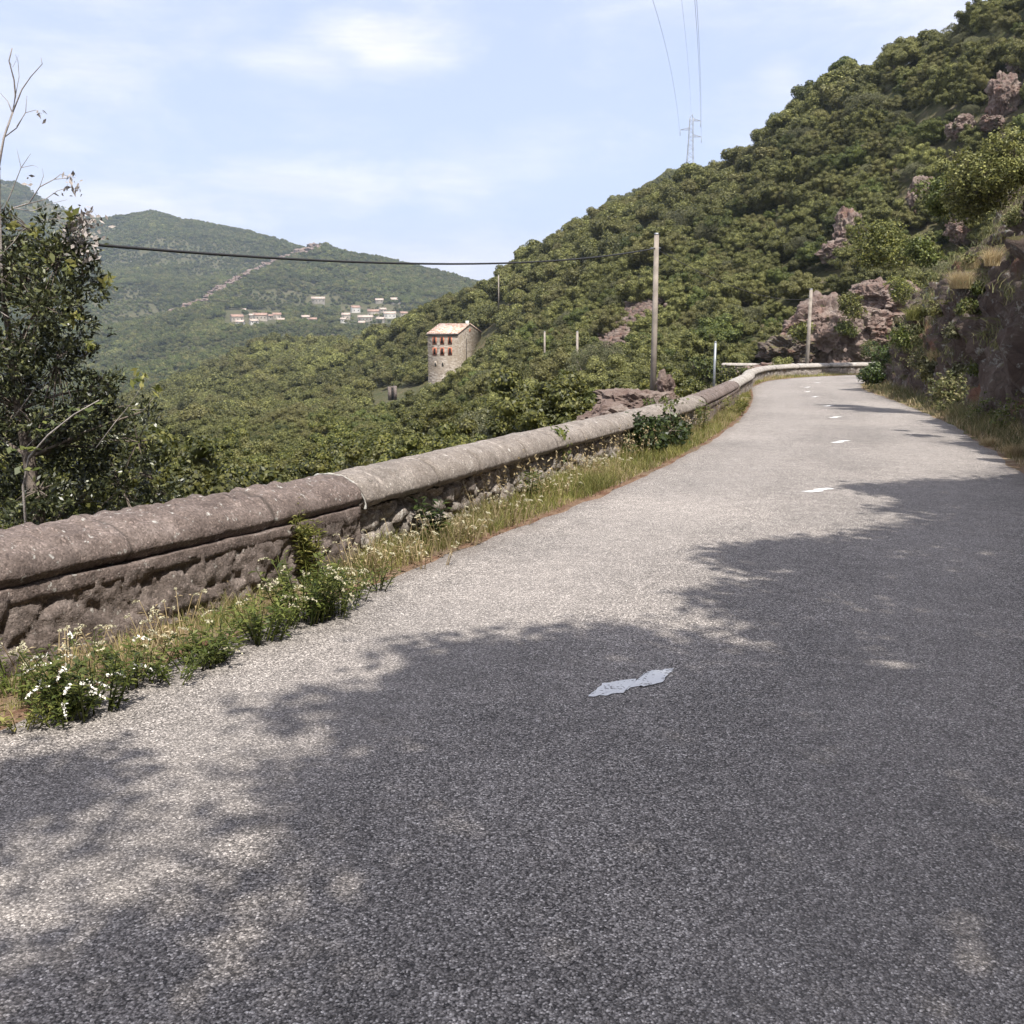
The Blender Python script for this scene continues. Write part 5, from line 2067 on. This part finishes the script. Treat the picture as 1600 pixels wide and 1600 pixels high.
def wall_pt(px, off, h):
    """point near the wall line seen at image column px, off metres to the road side, h above the road"""
    Xc = XW + NW * off
    col_ = 800 + 1600 * Xc[:, 0] / (Xc[:, 1] * math.cos(PITCH) + .17)
    m_ = Xc[:, 1] > 2
    i = int(np.argmin(np.where(m_, np.abs(col_ - px), 1e9)))
    return Vector((Xc[i, 0], Xc[i, 1], float(zroad(Xc[i, 1])) + h))


weed('weed', wall_pt(478, .38, 0), .62, 12, .10, .030, M['grass'], 'upright yellow-green plant standing against the dark wall just before the lichen joint', 0, None, 10, 60, .10, group=wk, asp=3.5)
weed('weed', wall_pt(672, .42, .02), .42, 5, .22, .05, M['bramble'], 'upright dark green plant standing before the rubble wall', 0, None, 11, 22, .06, group=wk)
weed('weed', wall_pt(830, .42, .02), .34, 6, .22, .04, M['weed'], 'small leafy plant before the rubble left of the brambles', 0, None, 12, 18, .08, group=wk)
weed('weed', wall_pt(1100, .45, .0), .62, 8, .2, .05, M['weed'], 'bright green plant against the far brown wall section', 0, None, 14, 26, .15, group=wk)
weed('weed', wall_pt(1148, .6, .0), .55, 14, .3, .06, M['grass'], 'yellow-green plant at the inside of the wall bend', 6, M['cream'], 15, 22, .3, group=wk)
for k in range(16):
    ng = random.Random(k + 50)
    px = [590, 620, 655, 700, 735, 770, 800, 845, 880, 905, 930, 250, 180, 60, 560, 960][k]
    o_ = weed('oat_grass', wall_pt(px, ng.uniform(.45, .8), 0), ng.uniform(.22, .36), 14, .35, .02, M['dry'],
              'tuft of pale nodding seed heads on the verge along the wall', 14, M['cream'], 60 + k, 4, .22, spl=.035, group='pale seeding tufts along the wall')
# brambles over the wall
blob_plant('bramble', wall_pt(1010, .36, .22), [((-.55, -.6, .0), (.34, .5, .26)), ((0, 0, .02), (.36, .6, .28)), ((.45, .75, .05), (.34, .55, .26)), ((-.15, -.25, .22), (.3, .4, .16)), ((.7, 1.5, -.05), (.3, .5, .22))], 3400, .06, M['bramble'],
           'dark green bramble thicket hanging on the road side of the grey wall', 'shrub', asp=1.4, seed=3)
blob_plant('bramble', wall_pt(872, .18, .52), [((0, 0, 0), (.14, .2, .12)), ((.05, .1, -.2), (.12, .15, .14))], 240, .045, M['weed'], 'small bramble shoot growing over the coping joint', 'shrub', asp=1.4, seed=4)
blob_plant('bramble', wall_pt(1030, .0, .64), [((0, 0, 0), (.35, .8, .07)), ((.3, .6, .02), (.3, .5, .06))], 260, .05, M['weed'], 'thin bramble trailing along the coping above the thicket', 'shrub', asp=1.5, seed=5)
# flowering plant beyond the wall
blob_plant('mallow_bush', wall_pt(430, -.75, .22), [((-.2, -.25, .05), (.26, .3, .24)), ((.12, .15, .08), (.26, .3, .26)), ((.3, .5, 0), (.2, .3, .18))], 700, .03, M['weed'],
           'light bush with white blossoms peeping over the dark wall', 'shrub', seed=6, flowers=(34, .02, M['flower']), asp=2.2)
blob_plant('mallow_bush', wall_pt(292, -.8, .22), [((0, 0, 0), (.25, .3, .24)), ((-.3, -.3, .0), (.22, .3, .2))], 420, .04, M['weed'],
           'sparse green shoots with small white blossoms behind the dark wall', 'shrub', seed=7, flowers=(12, .014, M['flower']), asp=1.8)

# --- left tree
def left_tree():
    base = at(62, 830, 8.7)
    base.z -= 1.6
    root = empty('leafy_tree', base)
    tag(root, 'dark small-leaved tree with bare dead twigs standing beyond the wall at the left edge', 'tree')
    O = Vector(base)
    rg = random.Random(5)
    ng = np.random.default_rng(5)
    trunk = [at(62, 830, 8.7) - Vector((0, 0, 1.6)), at(58, 800, 8.7), at(45, 715, 8.7), at(30, 640, 8.8), at(22, 560, 8.9), at(5, 470, 8.9)]
    mb = MB()
    mb.tube([p - O for p in trunk], [.075, .062, .054, .046, .036, .022], 10)
    br = MB()
    lf = MB()
    blobs = [(30, 420, 8.8, .50), (95, 400, 8.6, .38), (-40, 420, 9.0, .55), (60, 480, 8.5, .48), (125, 470, 8.7, .25), (0, 540, 8.6, .50), (90, 560, 8.6, .42), (-60, 560, 9, .55),
             (30, 640, 8.8, .48), (110, 640, 8.9, .40), (-30, 690, 8.8, .5), (70, 720, 9.1, .42), (150, 700, 9.1, .40), (190, 760, 9.0, .36), (20, 780, 9.1, .45), (110, 790, 9.2, .42),
             (215, 690, 9.0, .26), (160, 640, 9.2, .28), (240, 750, 9.0, .22), (130, 560, 8.9, .16), (100, 360, 8.6, .18), (55, 365, 8.8, .22), (0, 385, 8.8, .3), (135, 385, 8.6, .13), (130, 430, 8.6, .2), (60, 765, 8.45, .26), (35, 810, 8.5, .25), (95, 800, 8.6, .26), (262, 775, 9.2, .2), (300, 795, 9.4, .17), (232, 640, 9.0, .13), (170, 600, 9.0, .15)]
    for (px, py, Y, r_) in blobs:
        c = at(px, py, Y)
        ti = min(range(len(trunk)), key=lambda i: (trunk[i] - c).length + (3 if trunk[i].z > c.z else 0))
        s0 = trunk[ti]
        mid_ = s0.lerp(c, .5) + Vector((rg.uniform(-.1, .1), rg.uniform(-.1, .1), rg.uniform(.0, .15)))
        if py < 740:
            br.tube([s0 - O, mid_ - O, c - O], [.018, .012, .006], 5, False)
        ntw = int(150 * (r_ / .4) ** 2)
        subs = []
        for k in range(max(5, int(26 * r_))):
            d = Vector(ng.normal(0, 1, 3)).normalized()
            subs.append(c + d * r_ * rg.uniform(.2, 1.05))
        for k in range(ntw):
            d = Vector(ng.normal(0, 1, 3)).normalized()
            sc_ = subs[k % len(subs)]
            rad = r_ * rg.uniform(.05, .42) ** .8
            q = sc_ + Vector((d.x * rad, d.y * rad, d.z * rad * .8))
            d = (d + (sc_ - c).normalized()).normalized()
            if k % 5 == 0:
                br.tube([c.lerp(q, .15) - O, c.lerp(q, .6) - O + Vector((0, 0, .02)), q - O], [.006, .004, .002], 4, False)
            nl = rg.randint(6, 10)
            ax = (d + Vector((0, 0, .5))).normalized()
            C, D = [], []
            for m2 in range(nl):
                dv = (ax + Vector(ng.normal(0, .7, 3))).normalized()
                C.append(np.array(q - O + dv * .028 + Vector(ng.normal(0, .02, 3))))
                D.append(np.array(dv))
            C, D = np.array(C), np.array(D)
            sd = unit(np.cross(D, ng.normal(0, 1, D.shape)))
            nn = np.cross(sd, D)
            L = ng.uniform(.018, .034, (nl, 1))
            lf.quads(np.stack([C - D * L, C - sd * L * .40 + nn * L * .12, C + D * L, C + sd * L * .40 + nn * L * .12], 1))
    mb.build('trunk', M['bark'], root, smooth=True)
    br.build('branches', M['bark'], root)
    lf.build('foliage', M['dark_leaf'], root)
    # dead twigs: polylines measured in the photograph, each at its own depth
    dd = MB()
    lines = [([(5, 470), (2, 420), (0, 350), (-2, 260), (6, 215), (20, 175), (24, 150), (22, 125), (14, 95), (19, 75)], .022),
             ([(20, 175), (34, 140), (48, 120), (66, 100), (64, 90)], .010), ([(20, 178), (12, 158), (0, 145)], .008), ([(6, 215), (26, 200), (40, 175), (42, 150)], .008),
             ([(26, 198), (40, 176), (55, 172), (66, 178)], .006), ([(24, 150), (30, 120), (28, 95), (24, 85)], .006), ([(14, 95), (20, 105), (30, 85)], .004), ([(0, 265), (-8, 230), (-20, 200)], .010),
             ([(0, 345), (20, 325), (45, 318), (62, 292), (85, 280), (110, 278)], .012), ([(5, 330), (18, 300), (33, 262), (48, 240)], .009), ([(33, 262), (28, 240), (26, 232)], .004),
             ([(33, 262), (52, 258), (60, 262)], .004), ([(62, 292), (68, 275), (66, 262)], .005), ([(85, 280), (95, 272), (118, 278)], .006), ([(45, 318), (70, 312), (90, 298), (112, 292)], .007),
             ([(20, 325), (50, 330), (80, 318), (105, 312)], .006), ([(0, 400), (20, 380), (35, 360), (60, 345), (100, 340)], .008),
             ([(20, 655), (60, 600), (90, 560), (120, 540)], .008), ([(40, 700), (80, 660), (110, 640), (150, 630)], .007), ([(100, 470), (130, 455), (150, 440), (172, 432)], .007),
             ([(-10, 480), (20, 500), (36, 530), (60, 545)], .006), ([(150, 700), (180, 660), (205, 630), (220, 605)], .008), ([(205, 640), (225, 640), (240, 622)], .005)]
    for (ln, w0) in lines:
        Yb = 8.6 + rg.uniform(-.15, .15)
        pts = [at(a_, b_, Yb + .05 * math.sin(i * 1.3)) - O for i, (a_, b_) in enumerate(ln)]
        dd.tube(pts, [w0 * .62 * (1 - .7 * i / (len(pts) - 1)) for i in range(len(pts))], 6, True)
    dd.build('dead_branches', M['deadwood'], root, smooth=True)
    # shrivelled leaves on twig ends
    wl_ = MB()
    for (px, py, n, sp) in ((115, 285, 26, 9), (62, 178, 7, 4), (130, 350, 130, 14), (120, 372, 90, 14), (48, 285, 5, 4), (105, 300, 10, 8), (138, 400, 50, 9)):
        C = np.array([np.array(at(px + ng.normal(0, sp), py + ng.normal(0, sp), 8.5 + ng.normal(0, .06)) - O) for _ in range(n)])
        wl_.quads(leaf_quads(C, ng.normal(0, 1, C.shape), .028, ng, 1.8))
    wl_.build('withered_leaves', M['deadwood'], root)
    # fresh pale shoots at the ends of sunny twigs
    ys = MB()
    for (px, py, n, sp) in ((170, 440, 16, 6), (110, 335, 18, 6), (50, 362, 14, 8), (120, 495, 18, 7), (140, 540, 10, 5), (55, 485, 8, 4), (222, 592, 14, 7), (245, 610, 12, 5), (60, 400, 16, 12), (108, 420, 12, 6), (20, 350, 10, 8)):
        C = np.array([np.array(at(px + ng.normal(0, sp), py + ng.normal(0, sp), 8.4 + ng.normal(0, .05)) - O) for _ in range(n)])
        ys.quads(leaf_quads(C, ng.normal(0, 1, C.shape) + np.array([.5, -.3, .8]), .036, ng, 2.2))
    ys.build('young_leaves', M['grass'], root)


left_tree()
# climbing shoot in front of the tree
root = empty('climbing_shoot', at(38, 815, 7.4) - Vector((0, 0, .4)))
tag(root, 'thin brown shoot with a few broad light green leaves in front of the tree', 'plant')
O = root.location.copy()
mb = MB()
mb.tube([Vector((0, 0, 0)), at(36, 760, 7.4) - O, at(45, 715, 7.4) - O, at(75, 680, 7.35) - O, at(115, 648, 7.3) - O, at(155, 625, 7.3) - O], [.011, .010, .009, .007, .005, .003], 6)
mb.build('stem', M['deadwood'], root, smooth=True)
mb = MB()
ng = np.random.default_rng(3)
for (px, py) in ((15, 703), (35, 700), (50, 702), (28, 735), (45, 733), (70, 660), (85, 664), (60, 672), (120, 652), (135, 640), (150, 630), (110, 640)):
    C = np.array([np.array(at(px + q * 6, py, 7.35) - O) for q in range(3)])
    mb.quads(leaf_quads(C, np.tile([.2, -.3, 1.0], (3, 1)), .045, ng, 1.4, .35))
mb.build('leaves', M['weed'], root)

from mathutils.bvhtree import BVHTree
BVH = BVHTree.FromPolygons([tuple(v.co) for v in bank.data.vertices], [tuple(p_.vertices) for p_ in bank.data.polygons])


# --- bushes on and above the right bank
def on_bank(px, py, Y):
    a, b = pix(px, py)
    if Y > 55:
        return at(px, py, Y)
    o_ = Vector((0, 0, EYE))
    d = Vector((a, 1, b)).normalized()
    hit = BVH.ray_cast(o_, d)
    if hit[0] is None or hit[0].y > Y * 1.6:
        return at(px, py, Y)
    return hit[0] - d * .12


def bank_bush(px, py, Y, r_, n, size, m_, label, seed, cat='bush', group='bushes on the rock bank', flat=.85, flowers=None, name='bush'):
    c = on_bank(px, py, Y)
    if Y < 55:
        k_ = c.y / Y
        r_ *= k_
    rr_ = random.Random(seed)
    bl = []
    for k in range(9):
        a = rr_.uniform(0, 6.28)
        q = rr_.uniform(.15, .75) * r_
        s_ = rr_.uniform(.32, .55) * r_
        bl.append(((math.cos(a) * q, math.sin(a) * q, rr_.uniform(-.5, .6) * r_ * flat), (s_, s_, s_ * .85)))
    bl.append(((0, 0, 0), (r_ * .6, r_ * .6, r_ * .5)))
    return blob_plant(name, c, bl, n, size, m_, label, cat, group, 1.5, seed, True, .9, flowers)


bank_bush(1530, 285, 27, 1.15, 12000, .050, M['holm'], 'largest dark olive bush overhanging the rock bank near the right edge', 1)
bank_bush(1590, 255, 26, .95, 9000, .050, M['holm'], 'olive bush cut by the right edge above the rock bank', 2)
bank_bush(1478, 315, 29, .85, 7000, .052, M['green'], 'green bush at the lower left of the largest bank bush', 3)
bank_bush(1372, 385, 60, 1.95, 13000, .085, M['holm_near'], 'big round bright olive tree below the grey rock rib on the slope', 4, 'tree', None, name='round_tree')
bank_bush(1440, 395, 42, .75, 1800, .09, M['green'], 'small bright green bush on the bank left of the straw tussocks', 5)
bank_bush(1385, 560, 40, .95, 5200, .075, M['bramble'], 'dark green shrub at the foot of the bank by the bend', 6)
bank_bush(1365, 582, 46, .7, 2600, .08, M['bramble'], 'small dark shrub nearest the bend at the road edge', 7)
bank_bush(1415, 530, 36, .65, 2600, .07, M['weed'], 'light green shrub above the dark shrub on the bank', 8)
bank_bush(1405, 455, 85, 1.5, 3600, .10, M['holm_near'], 'olive bush on top of the pink rock beside the bank', 31)
bank_bush(1250, 520, 89, 1.1, 2400, .10, M['holm_near'], 'olive bush at the left foot of the pink rock outcrop', 32)
bank_bush(1360, 545, 86, .9, 1800, .10, M['shadegrass'], 'grey-green scrub at the foot of the pink rock outcrop', 33)
bank_bush(1330, 478, 88, 1.5, 2600, .12, M['holm_near'], 'olive bush growing on the pink rock outcrop', 9)
bank_bush(1322, 512, 88, 1.0, 1500, .12, M['green'], 'small green bush low on the pink rock outcrop', 10)
bank_bush(1140, 592, 78, 1.3, 1800, .13, M['holm_near'], 'olive bush below the left end of the farthest wall', 21)
bank_bush(1100, 585, 80, 1.7, 2200, .14, M['green'], 'green bush left of the farthest wall behind the steel post', 22)
rock('rock_outcrop', at(1205, 588, 79), (2.6, 1.5, .9), 33, M['pale_rock'], .2, 5, .3, 'low pink rock between the two pale walls', group=ro)
rock('rock_outcrop', at(1168, 592, 80), (2.2, 1.5, .9), 34, M['pale_rock'], 1.2, 5, .3, 'low pink rock under the left end of the farthest wall', group=ro)
bank_bush(1165, 578, 70, .45, 500, .07, M['green'], 'tiny bush between the two pale walls', 11)
bank_bush(1545, 640, 15.5, .42, 1700, .035, M['weed'], 'leafy clump with white flowers at the foot of the dark rock', 12, 'plant', flowers=(40, .016, M['flower']), name='flowering_clump')
bank_bush(1592, 655, 13.5, .42, 1800, .035, M['weed'], 'white-flowered clump cut by the right edge beside the road', 13, 'plant', flowers=(60, .016, M['flower']), name='flowering_clump')
bank_bush(1480, 610, 20, .45, 1700, .04, M['shadegrass'], 'greyish flowering clump left of the dark rock face', 14, 'plant', flowers=(40, .018, M['flower']), name='flowering_clump')
bank_bush(1440, 560, 27, .55, 1700, .05, M['shadegrass'], 'olive clump midway up the bank above the verge', 15, 'plant', name='bush')
rsb = random.Random(44)
kk = 0
for k in range(60):
    px, py = rsb.uniform(1375, 1600), rsb.uniform(300, 640)
    a, b = pix(px, py)
    hit = BVH.ray_cast(Vector((0, 0, EYE)), Vector((a, 1, b)).normalized())
    if hit[0] is None or hit[0].y > 50 or (px > 1530 and py > 380) or hit[0].z < float(zroad(hit[0].y)) + .7:
        continue
    Yh = hit[0].y
    bank_bush(px, py, Yh, rsb.uniform(.22, .5), int(rsb.uniform(700, 1500)), .035 + Yh * .0007, [M['holm'], M['shadegrass'], M['green'], M['grey_tree']][k % 4],
              ['small olive shrub rooted in the rock bank right of the road', 'small brownish tuft-like shrub rooted in the rock bank right of the road', 'small green shrub rooted in the rock bank right of the road', 'small grey-green shrub rooted in the rock bank right of the road'][k % 4],
              300 + k, 'shrub', ['olive', 'brownish', 'green', 'grey-green'][k % 4] + ' shrubs on the rock bank', name='shrub')
    kk += 1
tg = 'grass tussocks hanging on the rock bank'
tussock('tussock', on_bank(1500, 450, 22), .32, .62, 1500, M['dry'], 'largest straw-blond tussock hanging on the bank beside the dark rock', .004, group=tg)
tussock('tussock', on_bank(1520, 420, 22), .25, .45, 800, M['dry'], 'straw tussock just above the largest blond one', .004, group=tg)
tussock('tussock', on_bank(1550, 415, 20), .14, .38, 500, M['dry'], 'small blond tuft on top of the dark rock face', .004, group=tg)
tussock('tussock', on_bank(1430, 500, 30), .35, .6, 1000, M['grass'], 'yellow-green tussock low on the bank', .006, group=tg)
tussock('tussock', on_bank(1545, 700, 15.5), .16, .22, 700, M['dry'], 'blond tuft at the road edge near the right side', .003, group=tg)
tussock('tussock', on_bank(1590, 715, 14.2), .18, .24, 700, M['dry'], 'blond tuft at the road edge cut by the right side', .003, group=tg)
tussock('tussock', on_bank(1465, 565, 24), .3, .5, 900, M['dry'], 'brownish tussock at the foot of the rock face', .004, group=tg)

# ------------------------------------------------------------------ trees on the bank right of and behind the camera (they throw the shade)
SHADE = [[(1600, 742), (1310, 760), (1420, 782), (1350, 800), (1480, 806), (1320, 838), (1110, 860), (1165, 900), (1105, 935), (1150, 965), (1145, 1015), (1060, 1000), (900, 962), (780, 1000), (600, 1015), (640, 1050), (390, 1108), (480, 1150), (640, 1140), (500, 1200), (330, 1240), (130, 1312), (210, 1345), (400, 1335), (430, 1370), (330, 1430), (200, 1400), (0, 1430), (0, 1600), (1600, 1600)]]
SMALL = [[(-60, 1190), (85, 1200), (60, 1280), (-60, 1330)], [(20, 1225), (110, 1215), (90, 1260), (20, 1270)]]
poly = [onroad(min(a, 1600), b) for a, b in SHADE[0]]
poly = [(p.x, p.y) for p in poly]
# close the outline beyond the frame, to the right and behind
i0 = poly.index(poly[-2])
poly = poly[:-2] + [(-1.5, 1.9), (-1.9, .2), (-1.2, -3.5), (9, -4), (12, 6), (9.5, 13.5)]


small = [[(lambda p: (p.x, p.y))(onroad(a, b)) for a, b in q] for q in SMALL]


def inside(pt, pg):
    x, y = pt
    r_ = False
    j = len(pg) - 1
    for i in range(len(pg)):
        if (pg[i][1] > y) != (pg[j][1] > y) and x < (pg[j][0] - pg[i][0]) * (y - pg[i][1]) / (pg[j][1] - pg[i][1] + 1e-12) + pg[i][0]:
            r_ = not r_
        j = i
    return r_


def edge_dist(pt, pg):
    b = 9e9
    for i in range(len(pg)):
        ax_, ay_ = pg[i]
        bx_, by_ = pg[(i + 1) % len(pg)]
        dx_, dy_ = bx_ - ax_, by_ - ay_
        t = max(0, min(1, ((pt[0] - ax_) * dx_ + (pt[1] - ay_) * dy_) / (dx_ * dx_ + dy_ * dy_ + 1e-12)))
        b = min(b, math.hypot(pt[0] - ax_ - t * dx_, pt[1] - ay_ - t * dy_))
    return b


TRUNKS = [(Vector((6.9, -4.6, .3)), 'large leaning evergreen oak behind the camera shading the near road'),
          (Vector((9.6, 3.2, 1.4)), 'evergreen oak on the bank right of the camera'),
          (Vector((13.2, 7.0, 4.0)), 'evergreen oak on the bank just beyond the right edge')]
rg = np.random.default_rng(8)
pr = random.Random(8)
cl_of = {0: [], 1: [], 2: []}
twigs = {0: [], 1: [], 2: []}
cot = 1 / math.tan(SUN_EL)
tries = 0
made = 0
while made < 7600 and tries < 200000:
    tries += 1
    gx_, gy_ = pr.uniform(-2.6, 12), pr.uniform(-4, 14)
    if made % 520 == 0:
        q = small[(made // 520) % 2]
        gx_ = sum(v[0] for v in q) / 4 + pr.gauss(0, .13)
        gy_ = sum(v[1] for v in q) / 4 + pr.gauss(0, .13)
    elif not inside((gx_, gy_), poly):
        continue
    else:
        ed = edge_dist((gx_, gy_), poly)
        if ed < .05 or (ed < .22 and pr.random() > ed / .22 + .15):
            continue
    h = pr.uniform(6.5, 11.0)
    # keep the bit over open ground dappled toward the lower left
    if gx_ < -.35 and gy_ < 3.2 and pr.random() < .4:
        continue
    zg = float(zroad(gy_))
    c = Vector((gx_ + TO_SUN.x * h * cot, gy_ + TO_SUN.y * h * cot, zg + h))
    # must stay out of the picture
    ang = (c.z - EYE) / max(c.y, .01)
    if c.y > .3 and ang < .33 and abs(c.x / c.y) < .56:
        continue
    k = min(range(3), key=lambda q: (TRUNKS[q][0].xy - c.xy).length)
    n = 34
    sz = .085
    C = np.array(c) + rg.normal(0, 1, (n, 3)) * np.array([.17, .17, .12])
    cl_of[k].append(leaf_quads(C, np.tile([0, 0, 1.0], (n, 1)), sz, rg, 1.7, .8))
    twigs[k].append(c)
    made += 1
for k, (tb, lab) in enumerate(TRUNKS):
    root = empty('evergreen_oak', tb)
    tag(root, lab, 'tree')
    mb = MB()
    if cl_of[k]:
        mb.quads(np.concatenate(cl_of[k]) - np.array(tb))
        mb.build('crown', M['holm_near'], root)
    tw = MB()
    cen = sum(twigs[k], Vector()) / max(1, len(twigs[k]))
    fork = Vector((tb.x * .75 + cen.x * .25, tb.y * .75 + cen.y * .25, tb.z + 4.2))
    tw.tube([Vector((0, 0, -1.2)), (fork - tb) * .5 + Vector((.1, 0, 0)), fork - tb], [.19, .16, .13], 10)
    nl = 9
    picks = [twigs[k][pr.randrange(len(twigs[k]))] for _ in range(nl)] if twigs[k] else []
    for e in picks:
        m1 = fork.lerp(e, .5) + Vector((pr.uniform(-.3, .3), pr.uniform(-.3, .3), .25))
        tw.tube([fork - tb, m1 - tb, e - tb], [.07, .045, .015], 6)
        near_ = sorted(twigs[k], key=lambda q: (q - e).length)[:40:5]
        for q in near_:
            tw.tube([m1.lerp(e, .6) - tb, q - tb], [.016, .005], 4, False)
    tw.build('trunk', M['bark'], root, smooth=True)
# bank bushes just outside the frame that throw the narrow shadows on the far road
for k, (gx0, gy0, gx1, gy1, wd_, hh_) in enumerate([(8.1, 27.6, 11.6, 24.6, .55, 2.2), (12.2, 38.5, 14.3, 36.0, .4, 1.5)]):
    pass

# ------------------------------------------------------------------ haze
mz, nt = mat('haze')
vp = nt.n('ShaderNodeVolumePrincipled', {'Color': (.72, .86, 1.0, 1), 'Density': .00012, 'Anisotropy': .2})
nt.n('ShaderNodeOutputMaterial', {'Volume': vp.outputs[0]})
zlo = min(FAR_LOW, float(ZZ.min()), -120) - 1
mb = MB()
mb.box(-4600, 4000, -60, 3420, zlo - 60, FAR_TOP + 60)
hz = mb.build('haze', mz)
tag(hz, kind='stuff')
